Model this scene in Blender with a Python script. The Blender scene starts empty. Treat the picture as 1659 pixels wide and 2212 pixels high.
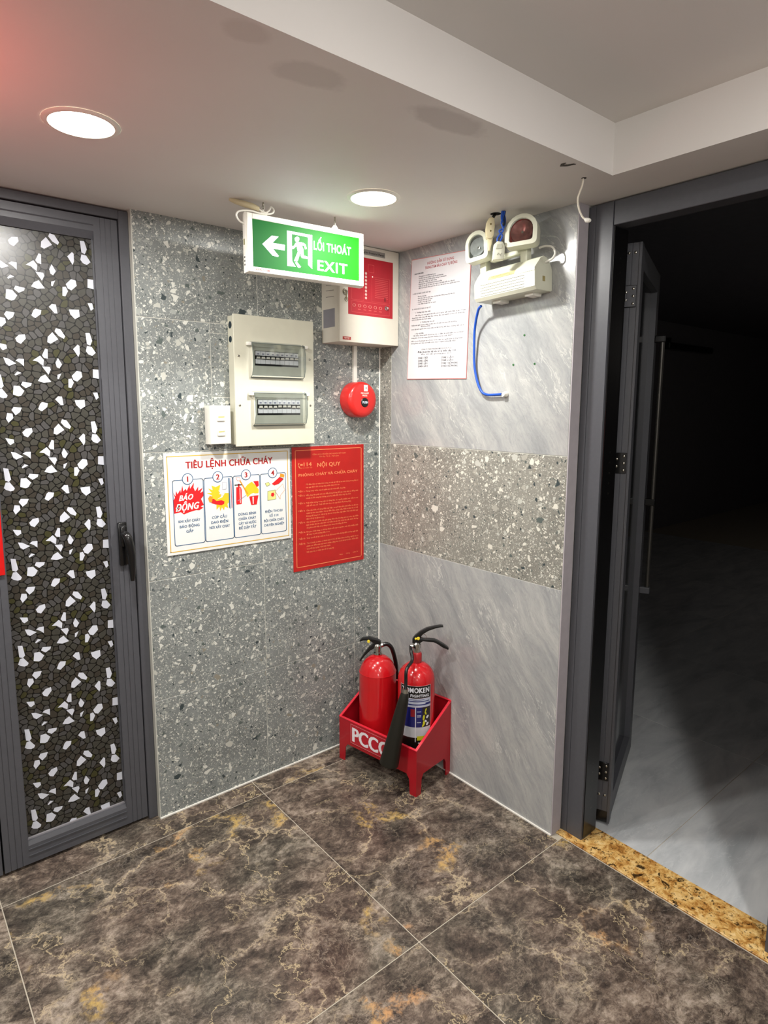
import bpy, bmesh, math, random
from mathutils import Vector, Matrix
PI = math.pi
R = math.radians
scn = bpy.context.scene
COL = scn.collection

# ---------------------------------------------------------------- camera
cd = bpy.data.cameras.new('camera')
cam = bpy.data.objects.new('camera', cd); COL.objects.link(cam)
cd.sensor_fit = 'VERTICAL'; cd.sensor_height = 36.0; cd.sensor_width = 27.0
cd.lens = 1359.577 / 2212 * 36.0
cd.shift_y = -37.4 / 2212
cd.clip_start = 0.02
YAW, PITCH, ROLL = 0.87756, -0.14027, 0.00402
f = Vector((math.cos(YAW)*math.cos(PITCH), math.sin(YAW)*math.cos(PITCH), math.sin(PITCH)))
r0 = Vector((math.sin(YAW), -math.cos(YAW), 0)); u0 = r0.cross(f)
rr = r0*math.cos(ROLL) + u0*math.sin(ROLL); uu = -r0*math.sin(ROLL) + u0*math.cos(ROLL)
M = Matrix((rr, uu, -f)).transposed().to_4x4(); M.translation = (-1.58255, -1.93421, 1.35147)
cam.matrix_world = M
scn.camera = cam
# ---------------------------------------------------------------- world, exposure
w = bpy.data.worlds.new('world'); scn.world = w; w.use_nodes = True
w.node_tree.nodes['Background'].inputs[0].default_value = (0.5, 0.55, 0.6, 1)
w.node_tree.nodes['Background'].inputs[1].default_value = 0.02
vs = scn.view_settings
vs.view_transform = 'Standard'; vs.look = 'None'; vs.gamma = 1.0; vs.use_curve_mapping = False
vs.exposure = 0.66
H = 1.909            # lower ceiling
HT = 2.028           # raised ceiling
DOWN_W = 7.0        # watts of one downlight
TRAY_W = 12.0
random.seed(7)
def bmlight(name, kind, loc, energy, color=(1, 1, 1), parent=None, **kw):
    l = bpy.data.lights.new(name, kind); l.energy = energy; l.color = color
    for k, v in kw.items(): setattr(l, k, v)
    o = bpy.data.objects.new(name, l); COL.objects.link(o); o.location = loc
    if parent: o.parent = parent
    return o
# unseen fill light added behind the camera to brighten the room
bmlight('room_fill', 'POINT', (-2.3, -3.2, 1.40), 10, (1.0, 0.985, 0.96), shadow_soft_size=0.16)
# unseen red light added at the left for the red glow on the ceiling
bmlight('red_glow_light', 'AREA', (-1.64, -0.64, 1.64), 1.0, (1.0, 0.12, 0.10), shape='DISK', size=0.25).rotation_euler = (R(180), 0, 0)

# weak fill light added so the dark adjoining room shows faintly
bmlight('far_room_fill', 'POINT', (4.0, -2.0, 1.9), 3.0, (1.0, 0.9, 0.8), shadow_soft_size=0.1)

# ---------------------------------------------------------------- materials
def srgb(h):
    if isinstance(h, str):
        c = [int(h[i:i+2], 16)/255 for i in (0, 2, 4)]
    else: c = [x/255 for x in h]
    return tuple((x/12.92 if x <= .04045 else ((x+.055)/1.055)**2.4) for x in c) + (1,)
class NT:
    def __init__(s, name):
        s.m = bpy.data.materials.new(name); s.m.use_nodes = True
        s.t = s.m.node_tree; s.t.nodes.clear()
        s.out = s.t.nodes.new('ShaderNodeOutputMaterial')
        s.b = s.t.nodes.new('ShaderNodeBsdfPrincipled'); s.t.links.new(s.b.outputs[0], s.out.inputs[0])
    def n(s, ty, ins=None, **kw):
        nd = s.t.nodes.new('ShaderNode' + ty)
        for k, v in kw.items(): setattr(nd, k, v)
        for k, v in (ins or {}).items(): s.set(nd.inputs[k], v)
        return nd
    def set(s, sock, v):
        if isinstance(v, bpy.types.NodeSocket): s.t.links.new(v, sock)
        elif isinstance(v, bpy.types.Node): s.t.links.new(v.outputs[0], sock)
        else: sock.default_value = v
    def math(s, op, a, b=0.0, c=None):
        d = {0: a, 1: b}
        if c is not None: d[2] = c
        return s.n('Math', d, operation=op).outputs[0]
    def mix(s, fac, a, b):
        nd = s.n('Mix', {0: fac, 6: a, 7: b}, data_type='RGBA'); return nd.outputs[2]
    def ramp(s, fac, stops, interp='LINEAR'):
        nd = s.n('ValToRGB', {0: fac}); cr = nd.color_ramp; cr.interpolation = interp
        while len(cr.elements) > 1: cr.elements.remove(cr.elements[-1])
        cr.elements[0].position = stops[0][0]; cr.elements[0].color = stops[0][1]
        for p, c in stops[1:]:
            e = cr.elements.new(p); e.color = c
        return nd.outputs[0]
    def noise(s, vec, scale, detail=3, rough=.5, dist=0.0, out='Fac'):
        nd = s.n('TexNoise', {'Vector': vec, 'Scale': scale, 'Detail': detail, 'Roughness': rough, 'Distortion': dist}); return nd.outputs[out]
    def pos(s, jitter=0.0):
        p = s.n('NewGeometry').outputs['Position']
        if jitter:
            rnd = s.n('ObjectInfo').outputs['Random']
            off = s.n('CombineXYZ', {0: s.math('MULTIPLY', rnd, jitter), 1: s.math('MULTIPLY', rnd, jitter*1.7), 2: s.math('MULTIPLY', rnd, jitter*.6)})
            p = s.n('VectorMath', {0: p, 1: off.outputs[0]}, operation='ADD').outputs[0]
        return p
    def scaled(s, vec, sc, rot=(0, 0, 0)):
        return s.n('Mapping', {'Vector': vec, 'Scale': sc, 'Rotation': rot}).outputs[0]
    def bump(s, h, strength=.2, dist=.001):
        s.set(s.b.inputs['Normal'], s.n('Bump', {'Height': h, 'Strength': strength, 'Distance': dist}).outputs[0])
MATS = {}
def mat(name, col, rough=.5, metal=0, var=.05, scale=30, coat=0, em=None, ems=0, bump=0, spec=.5, trans=0, ior=1.45):
    if name in MATS: return MATS[name]
    t = NT(name); c = srgb(col)
    v = t.noise(t.n('TexCoord').outputs['Object'], scale, 4)
    dark = tuple(x*(1-var) for x in c[:3])+(1,); lite = tuple(min(1, x*(1+var)) for x in c[:3])+(1,)
    t.set(t.b.inputs['Base Color'], t.ramp(v, [(.3, dark), (.7, lite)]))
    t.b.inputs['Roughness'].default_value = rough; t.b.inputs['Metallic'].default_value = metal
    t.b.inputs['Coat Weight'].default_value = coat; t.b.inputs['Coat Roughness'].default_value = .06
    t.b.inputs['Specular IOR Level'].default_value = spec
    t.b.inputs['IOR'].default_value = ior
    if trans: t.b.inputs['Transmission Weight'].default_value = trans
    if ems:
        t.b.inputs['Emission Color'].default_value = srgb(em); t.b.inputs['Emission Strength'].default_value = ems
    if bump: t.bump(v, bump, .001)
    MATS[name] = t.m
    return t.m

def m_terrazzo(name, base, chipA, chipB, seed):
    t = NT(name); p = t.pos(3.0)
    p = t.n('VectorMath', {0: p, 1: (seed, seed*.7, seed*.3)}, operation='ADD').outputs[0]
    wob = t.n('TexNoise', {'Vector': p, 'Scale': 38.0, 'Detail': 1.0})
    wv = t.n('VectorMath', {0: wob.outputs['Color'], 1: (.5, .5, .5)}, operation='SUBTRACT').outputs[0]
    wv = t.n('VectorMath', {0: wv, 'Scale': .016}, operation='SCALE').outputs[0]
    pw = t.n('VectorMath', {0: p, 1: wv}, operation='ADD').outputs[0]
    cur = t.ramp(t.noise(p, 9, 4, .6), [(.3, tuple(x*.82 for x in base[:3])+(1,)), (.7, tuple(x*1.16 for x in base[:3])+(1,))])
    fine = t.noise(p, 260, 2)
    cur = t.mix(t.math('MULTIPLY', t.math('SUBTRACT', fine, .35), .35), cur, tuple(x*1.5 for x in base[:3])+(1,))
    for sc, thr, wdt in ((350, .78, .14), (210, .82, .13), (132, .86, .12), (86, .91, .10), (55, .955, .08)):
        rw = t.scaled(pw, (1, 1, 1), (.3*sc, .7, .1*sc))
        v1 = t.n('TexVoronoi', {'Vector': rw, 'Scale': sc, 'Randomness': 1.0})
        v2 = t.n('TexVoronoi', {'Vector': rw, 'Scale': sc, 'Randomness': 1.0}, feature='DISTANCE_TO_EDGE')
        sep = t.n('SeparateColor', {0: v1.outputs['Color']})
        sel = t.math('GREATER_THAN', sep.outputs[0], thr)
        edge = t.math('GREATER_THAN', v2.outputs['Distance'], wdt)
        msk = t.math('MULTIPLY', sel, edge)
        cc = t.ramp(sep.outputs[1], [(0, srgb('3c4648')), (.06, srgb('59625f')), (.14, chipB), (.40, srgb('bcbdb4')), (.60, chipA), (.92, srgb('8d897c')), (.95, chipA)], 'CONSTANT')
        cur = t.mix(msk, cur, cc)
    t.set(t.b.inputs['Base Color'], cur)
    t.b.inputs['Roughness'].default_value = .30; t.b.inputs['Specular IOR Level'].default_value = .45
    t.bump(t.noise(p, 14, 2), .05, .002)
    return t.m
STREAK = -55
def m_wallmarble():
    t = NT('grey_streaked_marble'); p = t.pos(2.0)
    # streaks run down to the right of wall_right (plane x=0, along -y)
    wn = t.n('TexNoise', {'Vector': p, 'Scale': 4.0, 'Detail': 3.0})
    wv = t.n('VectorMath', {0: t.n('VectorMath', {0: wn.outputs['Color'], 1: (.5, .5, .5)}, operation='SUBTRACT').outputs[0], 'Scale': .10}, operation='SCALE').outputs[0]
    p = t.n('VectorMath', {0: p, 1: wv}, operation='ADD').outputs[0]
    rp = t.scaled(p, (1, 1, 1), (R(STREAK), 0, 0))
    st = t.scaled(rp, (1, 1.5, 6.5)); st2 = t.scaled(rp, (1, 2.2, 9)); st3 = t.scaled(rp, (1, 5, 22))
    n1 = t.noise(st, 2.2, 9, .64, .3); n2 = t.noise(st2, 2.6, 7, .6, .5); n4 = t.noise(st3, 5, 6, .7, .3)
    n1 = t.math('ADD', t.math('MULTIPLY', n1, .72), t.math('MULTIPLY', n4, .28))
    c = t.ramp(n1, [(.34, srgb('8b8e8f')), (.46, srgb('9d9f9f')), (.56, srgb('abacaa')), (.68, srgb('bcbcb8'))])
    ridge = t.math('ABSOLUTE', t.math('SUBTRACT', n2, .5))
    vein = t.ramp(ridge, [(0, (1, 1, 1, 1)), (.016, (0, 0, 0, 1))])
    big = t.ramp(t.noise(p, 4, 3), [(.45, (0, 0, 0, 1)), (.60, (1, 1, 1, 1))])
    c = t.mix(t.math('MULTIPLY', t.math('MULTIPLY', vein, big), .8), c, srgb('d2d2cc'))
    n3 = t.noise(st2, 6, 5, .6, .4); r3 = t.math('ABSOLUTE', t.math('SUBTRACT', n3, .47))
    c = t.mix(t.math('MULTIPLY', t.ramp(r3, [(0, (1, 1, 1, 1)), (.014, (0, 0, 0, 1))]), .35), c, srgb('808384'))
    t.set(t.b.inputs['Base Color'], c)
    t.b.inputs['Roughness'].default_value = .17; t.b.inputs['Specular IOR Level'].default_value = .55
    t.bump(n1, .12, .002)
    return t.m
def m_floormarble():
    t = NT('dark_brown_veined_marble'); p = t.pos(5.0)
    wn = t.n('TexNoise', {'Vector': p, 'Scale': 3.0, 'Detail': 5.0, 'Roughness': .6})
    wv = t.n('VectorMath', {0: t.n('VectorMath', {0: wn.outputs['Color'], 1: (.5, .5, .5)}, operation='SUBTRACT').outputs[0], 'Scale': .12}, operation='SCALE').outputs[0]
    q = t.n('VectorMath', {0: p, 1: wv}, operation='ADD').outputs[0]
    qs = t.scaled(q, (1.0, 1.5, 1.0), (0, 0, R(25)))
    sm = t.noise(qs, 10, 12, .74, .1); s2 = t.noise(qs, 48, 8, .78, .2)
    sm = t.math('ADD', t.math('MULTIPLY', sm, .56), t.math('MULTIPLY', s2, .44))
    # broken islands: distance to the edges of strongly warped cells
    w2 = t.n('TexNoise', {'Vector': p, 'Scale': 9.0, 'Detail': 7.0, 'Roughness': .68})
    wv2 = t.n('VectorMath', {0: t.n('VectorMath', {0: w2.outputs['Color'], 1: (.5, .5, .5)}, operation='SUBTRACT').outputs[0], 'Scale': .22}, operation='SCALE').outputs[0]
    qi = t.n('VectorMath', {0: q, 1: wv2}, operation='ADD').outputs[0]
    def edges(sc): return t.n('TexVoronoi', {'Vector': qi, 'Scale': sc}, feature='DISTANCE_TO_EDGE').outputs['Distance']
    e1 = edges(5.2); e2 = edges(13.0)
    lift = t.math('ADD', t.math('MULTIPLY', t.math('MULTIPLY', t.ramp(e1, [(0, (1, 1, 1, 1)), (.13, (0, 0, 0, 1))]), t.noise(p, 3, 3)), .13), t.math('MULTIPLY', t.ramp(e2, [(0, (1, 1, 1, 1)), (.12, (0, 0, 0, 1))]), .035))
    sm = t.math('ADD', t.math('SUBTRACT', sm, .045), lift)
    c = t.ramp(sm, [(.36, srgb('322c29')), (.44, srgb('4c423b')), (.50, srgb('675a50')), (.555, srgb('85776a')), (.63, srgb('a5978a')), (.72, srgb('bcafa0'))])
    hue = t.noise(p, 4, 3)
    c = t.mix(t.ramp(hue, [(.45, (0, 0, 0, 1)), (.66, (.5, .5, .5, 1))]), c, t.ramp(sm, [(.38, srgb('262723')), (.5, srgb('52534a')), (.64, srgb('999588'))]))
    def vein(sc, w, dist, thr0, thr1, seed, det=6):
        qq = t.n('VectorMath', {0: q, 1: (seed, seed, seed)}, operation='ADD').outputs[0]
        n = t.noise(qq, sc, det, .62, dist)
        r = t.ramp(t.math('ABSOLUTE', t.math('SUBTRACT', n, .5)), [(0, (1, 1, 1, 1)), (w, (0, 0, 0, 1))])
        g = t.ramp(t.noise(qq, 3.2, 3), [(thr0, (0, 0, 0, 1)), (thr1, (1, 1, 1, 1))])
        return t.math('MULTIPLY', r, g)
    crack = t.math('MULTIPLY', t.ramp(e1, [(0, (1, 1, 1, 1)), (.010, (.7, .7, .7, 1)), (.028, (0, 0, 0, 1))]), t.ramp(t.noise(p, 5, 4), [(.50, (0, 0, 0, 1)), (.60, (1, 1, 1, 1))]))
    c = t.mix(t.math('MULTIPLY', crack, .8), c, srgb('c4b292'))
    crk2 = t.math('MULTIPLY', t.ramp(e2, [(0, (1, 1, 1, 1)), (.03, (0, 0, 0, 1))]), t.ramp(t.noise(p, 8, 4), [(.55, (0, 0, 0, 1)), (.64, (1, 1, 1, 1))]))
    c = t.mix(t.math('MULTIPLY', crk2, .5), c, srgb('b5a68e'))
    c = t.mix(t.math('MULTIPLY', vein(13, .014, .3, .5, .66, 2.0), .35), c, srgb('b3a592'))
    c = t.mix(t.math('MULTIPLY', vein(26, .022, .3, .44, .6, 9.0), .3), c, srgb('a79b90'))
    c = t.mix(t.math('MULTIPLY', vein(2.0, .0035, .3, .40, .56, 5.0, 9), .8), c, srgb('cbb994'))
    c = t.mix(t.math('MULTIPLY', vein(7, .010, .3, .50, .60, 31.0), .7), c, srgb('1d1a19'))
    gp = t.math('MULTIPLY', t.math('MULTIPLY', t.ramp(e1, [(0, (1, 1, 1, 1)), (.11, (0, 0, 0, 1))]), t.ramp(t.noise(p, 4.6, 3), [(.585, (0, 0, 0, 1)), (.64, (1, 1, 1, 1))])), t.ramp(t.noise(q, 40, 5, .7), [(.42, (0, 0, 0, 1)), (.55, (1, 1, 1, 1))]))
    c = t.mix(t.math('MULTIPLY', gp, .9), c, t.ramp(t.noise(p, 3.3, 1), [(.45, srgb('bd9f5c')), (.6, srgb('c79869'))]))
    t.set(t.b.inputs['Base Color'], c)
    t.b.inputs['Roughness'].default_value = .24; t.b.inputs['Specular IOR Level'].default_value = .35
    t.bump(sm, .06, .001)
    return t.m
def m_granite():
    t = NT('golden_granite'); p = t.pos()
    n = t.noise(p, 34, 8, .7, .6)
    c = t.ramp(n, [(.30, srgb('6a4420')), (.42, srgb('b07c3c')), (.52, srgb('d8ae68')), (.66, srgb('ecd096'))])
    b = t.noise(p, 26, 6, .7, 1.5)
    c = t.mix(t.ramp(b, [(.57, (0, 0, 0, 1)), (.62, (.95, .95, .95, 1))]), c, srgb('2a1c12'))
    sp = t.noise(p, 120, 3, .6)
    c = t.mix(t.ramp(sp, [(.58, (0, 0, 0, 1)), (.64, (.8, .8, .8, 1))]), c, srgb('4a2f18'))
    t.set(t.b.inputs['Base Color'], c); t.b.inputs['Roughness'].default_value = .25
    return t.m
def m_lightmarble():
    t = NT('pale_grey_marble_floor'); p = t.pos(2.0)
    st = t.scaled(p, (1.4, 5, 1), (0, 0, R(35)))
    n = t.noise(st, 2.2, 8, .62, .7)
    c = t.ramp(n, [(.3, srgb('a9aeb1')), (.5, srgb('c3c6c8')), (.7, srgb('d6d8d8'))])
    r = t.math('ABSOLUTE', t.math('SUBTRACT', t.noise(st, 3.1, 6, .6, 1.1), .5))
    c = t.mix(t.math('MULTIPLY', t.ramp(r, [(0, (1, 1, 1, 1)), (.012, (0, 0, 0, 1))]), .5), c, srgb('d4d6d6'))
    t.set(t.b.inputs['Base Color'], c); t.b.inputs['Roughness'].default_value = .3
    return t.m
def m_ceiling():
    t = NT('painted_ceiling'); p = t.pos()
    c = t.ramp(t.noise(p, 1.5, 3), [(.3, srgb('dcd8d4')), (.7, srgb('e6e3df'))])
    # two repair patches of greyer filler near the edge of the raised part
    def patch(cx, cy, rx, ry, rot, col, amt):
        nonlocal c
        mp = t.n('Mapping', {'Vector': p, 'Location': (-cx, -cy, 0)}).outputs[0]
        mp = t.n('Mapping', {'Vector': mp, 'Rotation': (0, 0, rot), 'Scale': (1/rx, 1/ry, 0)}).outputs[0]
        ln = t.n('VectorMath', {0: mp}, operation='LENGTH').outputs['Value']
        ln = t.math('ADD', ln, t.math('MULTIPLY', t.math('SUBTRACT', t.noise(p, 14, 4, .6), .5), 1.0))
        c = t.mix(t.math('MULTIPLY', t.ramp(ln, [(.70, (1, 1, 1, 1)), (1.05, (0, 0, 0, 1))]), amt), c, col)
    patch(-.94, -.955, .075, .045, .2, srgb('a39a95'), .28)
    patch(-.64, -.985, .12, .040, .12, srgb('a39a95'), .38)
    patch(-1.08, -1.0, .05, .03, 0, srgb('b0a49c'), .25)
    t.set(t.b.inputs['Base Color'], c); t.b.inputs['Roughness'].default_value = .55
    t.b.inputs['Specular IOR Level'].default_value = .3
    t.bump(t.noise(p, 60, 3), .05, .001)
    return t.m

M_TERR_L = m_terrazzo('grey_terrazzo', srgb('808583'), srgb('d4d5cc'), srgb('a0a49f'), 0.0)
M_TERR_R = m_terrazzo('warm_grey_terrazzo', srgb('88877f'), srgb('d8d6ca'), srgb('a8a69c'), 7.3)
M_WM = m_wallmarble(); M_FM = m_floormarble(); M_GR = m_granite(); M_LM = m_lightmarble(); M_CE = m_ceiling()
M_GROUT = mat('pale_grout', 'b3ab9b', .8)
M_GROUTW = mat('wall_grout', 'bdbdb4', .8)
M_SEAL = mat('white_sealant', 'e8e6de', .5)
M_ALU = mat('dark_grey_aluminium', '4e4f54', .40, 0, .04, 90, spec=.6)
M_ALUD = mat('shadow_gap_black', '101114', .6)
M_BLACK = mat('black_plastic', '0c0c0d', .28, coat=.3)
M_CREAM = mat('cream_enamel', 'd2d0bd', .35, 0, .02)
M_IVORY = mat('ivory_panel_enamel', 'dcd6c8', .4, 0, .02)
M_WHITE = mat('white_plastic', 'e9e7dd', .35, 0, .02)
M_OFFW = mat('offwhite_plastic', 'd5d6c3', .4, 0, .02)
M_BEIGE = mat('beige_plastic', 'cfc4a0', .45)
M_RED = mat('red_enamel', 'c0141c', .22, 0, .05, 12, coat=.6)
M_REDBOX = mat('red_painted_steel', 'a8101f', .38, 0, .06, 14, coat=.2)
M_REDPL = mat('red_plastic', 'd42a26', .3, coat=.3)
M_REDSG = mat('red_sign_board', 'b81e1a', .3, coat=.2)
M_CHROME = mat('chrome', 'c9c9c4', .16, 1)
M_STEEL = mat('steel_screw', 'b9b6ab', .3, 1)
M_BLUE = mat('blue_wire', '1c4fb0', .4)
M_BLUED = mat('dark_blue_wire', '12233f', .5)
M_WIRE = mat('white_wire', 'ddd6c6', .5)
M_YEL = mat('yellow_plastic', 'e6cf3a', .4)

# ---------------------------------------------------------------- mesh helpers
class G:
    def __init__(s): s.bm = bmesh.new()
    def box(s, x0, x1, y0, y1, z0, z1, bev=0, seg=1, mi=0):
        vs = [s.bm.verts.new((x, y, z)) for x in (x0, x1) for y in (y0, y1) for z in (z0, z1)]
        fs = [(0, 1, 3, 2), (4, 6, 7, 5), (0, 4, 5, 1), (2, 3, 7, 6), (0, 2, 6, 4), (1, 5, 7, 3)]
        F = [s.bm.faces.new([vs[i] for i in q]) for q in fs]
        for q in F: q.material_index = mi
        if bev:
            ed = list({e for q in F for e in q.edges})
            bmesh.ops.bevel(s.bm, geom=ed, offset=bev, segments=seg, affect='EDGES', profile=.5)
        return s
    def prism(s, poly, a0, a1, axis='y', bev=0, mi=0):
        # poly in the two remaining axes (xz for y, xy for z, yz for x)
        def P(u, v, a): return {'y': (u, a, v), 'z': (u, v, a), 'x': (a, u, v)}[axis]
        A = [s.bm.verts.new(P(u, v, a0)) for u, v in poly]; B = [s.bm.verts.new(P(u, v, a1)) for u, v in poly]
        n = len(poly); F = []
        F.append(s.bm.faces.new(A)); F.append(s.bm.faces.new(B[::-1]))
        for i in range(n): F.append(s.bm.faces.new((A[i], B[i], B[(i+1) % n], A[(i+1) % n])))
        for q in F: q.material_index = mi
        bmesh.ops.recalc_face_normals(s.bm, faces=F)
        if bev:
            ed = [e for e in F[0].edges]+[e for e in F[1].edges]
            bmesh.ops.bevel(s.bm, geom=ed, offset=bev, segments=2, affect='EDGES', profile=.5)
        return s
    def flat(s, poly, y, mi=0):     # flat print in the xz plane facing -y
        A = [s.bm.verts.new((u, y, v)) for u, v in poly]
        q = s.bm.faces.new(A); q.normal_update(); q.material_index = mi
        if q.normal.y > 0: q.normal_flip()
        return s
    def tube(s, path, r, seg=10, smooth=0, cap=True, flat=1.0):
        pts = [Vector(p) for p in path]
        rs = list(r) if isinstance(r, (list, tuple)) else [r]*len(pts)
        if smooth:
            np_, nr = [], []
            for i in range(len(pts)-1):
                p0, p1, p2, p3 = pts[max(i-1, 0)], pts[i], pts[i+1], pts[min(i+2, len(pts)-1)]
                for k in range(smooth):
                    t = k/smooth
                    np_.append(.5*((2*p1)+(-p0+p2)*t+(2*p0-5*p1+4*p2-p3)*t*t+(-p0+3*p1-3*p2+p3)*t**3)); nr.append(rs[i]*(1-t)+rs[i+1]*t)
            np_.append(pts[-1]); nr.append(rs[-1]); pts, rs = np_, nr
        rings = []; up = None
        for i, p in enumerate(pts):
            d = (pts[min(i+1, len(pts)-1)]-pts[max(i-1, 0)]).normalized()
            if up is None:
                up = Vector((0, 0, 1)) if abs(d.z) < .9 else Vector((1, 0, 0))
            x = d.cross(up).normalized(); up = x.cross(d).normalized()
            rings.append([s.bm.verts.new(p + x*math.cos(2*PI*k/seg)*rs[i]*flat + up*math.sin(2*PI*k/seg)*rs[i]) for k in range(seg)])
        for a, b in zip(rings, rings[1:]):
            for k in range(seg): s.bm.faces.new((a[k], a[(k+1) % seg], b[(k+1) % seg], b[k]))
        if cap: s.bm.faces.new(rings[0][::-1]); s.bm.faces.new(rings[-1])
        return s
    def lathe(s, prof, c=(0, 0, 0), seg=32, axis='z', mi=0):
        def P(r, h, a):
            x, y = r*math.cos(a), r*math.sin(a)
            v = {'z': (x, y, h), 'y': (x, -h, y), 'x': (h, x, y)}[axis]   # axis y: height goes towards -y
            return (v[0]+c[0], v[1]+c[1], v[2]+c[2])
        rings = []
        for r, h in prof:
            if r < 1e-6: rings.append([s.bm.verts.new(P(0, h, 0))])
            else: rings.append([s.bm.verts.new(P(r, h, 2*PI*k/seg)) for k in range(seg)])
        F = []
        for a, b in zip(rings, rings[1:]):
            for k in range(seg):
                k2 = (k+1) % seg
                if len(a) == 1 and len(b) > 1: F.append(s.bm.faces.new((a[0], b[k], b[k2])))
                elif len(b) == 1 and len(a) > 1: F.append(s.bm.faces.new((a[k], a[k2], b[0])))
                elif len(a) > 1: F.append(s.bm.faces.new((a[k], a[k2], b[k2], b[k])))
        for q in F: q.material_index = mi
        bmesh.ops.recalc_face_normals(s.bm, faces=F)
        return s
    def torus(s, c, R_, r, axis='y', seg=20, sub=8, sx=1, sz=1):
        n = []
        for i in range(seg):
            a = 2*PI*i/seg; ring = []
            for k in range(sub):
                b = 2*PI*k/sub; q = R_+r*math.cos(b); h = r*math.sin(b)
                v = {'y': (q*math.cos(a)*sx, h, q*math.sin(a)*sz), 'z': (q*math.cos(a), q*math.sin(a), h), 'x': (h, q*math.cos(a)*sx, q*math.sin(a)*sz)}[axis]
                ring.append(s.bm.verts.new((v[0]+c[0], v[1]+c[1], v[2]+c[2])))
            n.append(ring)
        for i in range(seg):
            a, b = n[i], n[(i+1) % seg]
            for k in range(sub): s.bm.faces.new((a[k], b[k], b[(k+1) % sub], a[(k+1) % sub]))
        return s
    def xf(s, m):
        bmesh.ops.transform(s.bm, matrix=m, verts=s.bm.verts); return s
    def to(s, name, mats, parent=None, loc=None, smooth=0, rot=None):
        bmesh.ops.recalc_face_normals(s.bm, faces=s.bm.faces) if smooth else None
        me = bpy.data.meshes.new(name); s.bm.to_mesh(me); s.bm.free()
        for m in (mats if isinstance(mats, (list, tuple)) else [mats]): me.materials.append(m)
        if smooth:
            for p in me.polygons: p.use_smooth = True
            me.set_sharp_from_angle(angle=R(smooth))
        o = bpy.data.objects.new(name, me); COL.objects.link(o)
        if parent: o.parent = parent
        if loc: o.location = loc
        if rot: o.rotation_euler = rot
        return o
def empty(name, loc=(0, 0, 0), rot=(0, 0, 0)):
    o = bpy.data.objects.new(name, None); COL.objects.link(o); o.location = loc; o.rotation_euler = rot
    o.empty_display_size = .05
    return o
def tag(o, label=None, cat=None, group=None, kind=None):
    if label: o['label'] = label
    if cat: o['category'] = cat
    if group: o['group'] = group
    if kind: o['kind'] = kind
    return o
def dup(o, parent=None):
    c = o.copy(); COL.objects.link(c); c.parent = parent
    for ch in list(o.children): dup(ch, c)
    return c
WL = (0, 0, 0)
WR = (0, 0, R(-90))

TXC = {}
class TX:
    """several strings set in one mesh lying in the xz plane, facing -y"""
    def __init__(s): s.bm = bmesh.new()
    def add(s, body, x, z, cap, width=None, align='l', bold=0.0, y=0.0, shear=0, rot=0, res=2, mi=0, maxw=None, sp=None):
        if sp is None: sp = 1+bold*1.6
        if bold > .021:
            fat = (bold-.014)*cap*1.1; k = dict(z=z, cap=cap, width=width, align=align, bold=.0139, shear=shear, rot=rot, res=res, mi=mi, maxw=maxw, sp=sp)
            for i_, dx_ in enumerate((-fat, 0, fat)): s.add(body, x+dx_, y=y-.00004*i_, **k)
            return s
        key = (body, bold, shear, res, sp)
        if key not in TXC:
            c = bpy.data.curves.new('t', 'FONT'); c.body = body; c.size = 1; c.offset = bold; c.resolution_u = res; c.shear = shear; c.space_character = sp
            o = bpy.data.objects.new('t', c)
            COL.objects.link(o)
            me = bpy.data.meshes.new_from_object(o, depsgraph=bpy.context.evaluated_depsgraph_get())
            vv = [tuple(v.co) for v in me.vertices]; ff = [tuple(p.vertices) for p in me.polygons]
            TXC[key] = (vv, ff)
            bpy.data.objects.remove(o); bpy.data.curves.remove(c); bpy.data.meshes.remove(me)
        vv, ff = TXC[key]
        if not vv: return s
        x0 = min(v[0] for v in vv); x1 = max(v[0] for v in vv); w_ = x1-x0
        sz = cap/.70; sx = (width/w_) if width else sz
        if maxw and sx*w_ > maxw: sx = maxw/w_
        ox = {'l': 0, 'c': -w_*sx/2, 'r': -w_*sx}[align]
        ca, sa = math.cos(rot), math.sin(rot)
        V = []
        for a, b, _ in vv:
            px = (a-x0)*sx+ox; pz = b*sz
            V.append(s.bm.verts.new((x+px*ca-pz*sa, y, z+px*sa+pz*ca)))
        for q in ff:
            try:
                F = s.bm.faces.new([V[i] for i in q]); F.material_index = mi; F.normal_update()
                if F.normal.y > 0: F.normal_flip()
            except ValueError: pass
        return s
    def bend(s, r, zc=0):   # wrap on a vertical cylinder of radius r; x becomes arc length, centre faces -y
        for v in s.bm.verts:
            a = v.co.x/r; rr_ = r-v.co.y
            v.co = Vector((math.sin(a)*rr_, -math.cos(a)*rr_, v.co.z))
        return s
    def to(s, name, mats, parent):
        me = bpy.data.meshes.new(name); s.bm.to_mesh(me); s.bm.free()
        for m in (mats if isinstance(mats, (list, tuple)) else [mats]): me.materials.append(m)
        o = bpy.data.objects.new(name, me); COL.objects.link(o); o.parent = parent
        return o
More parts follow.
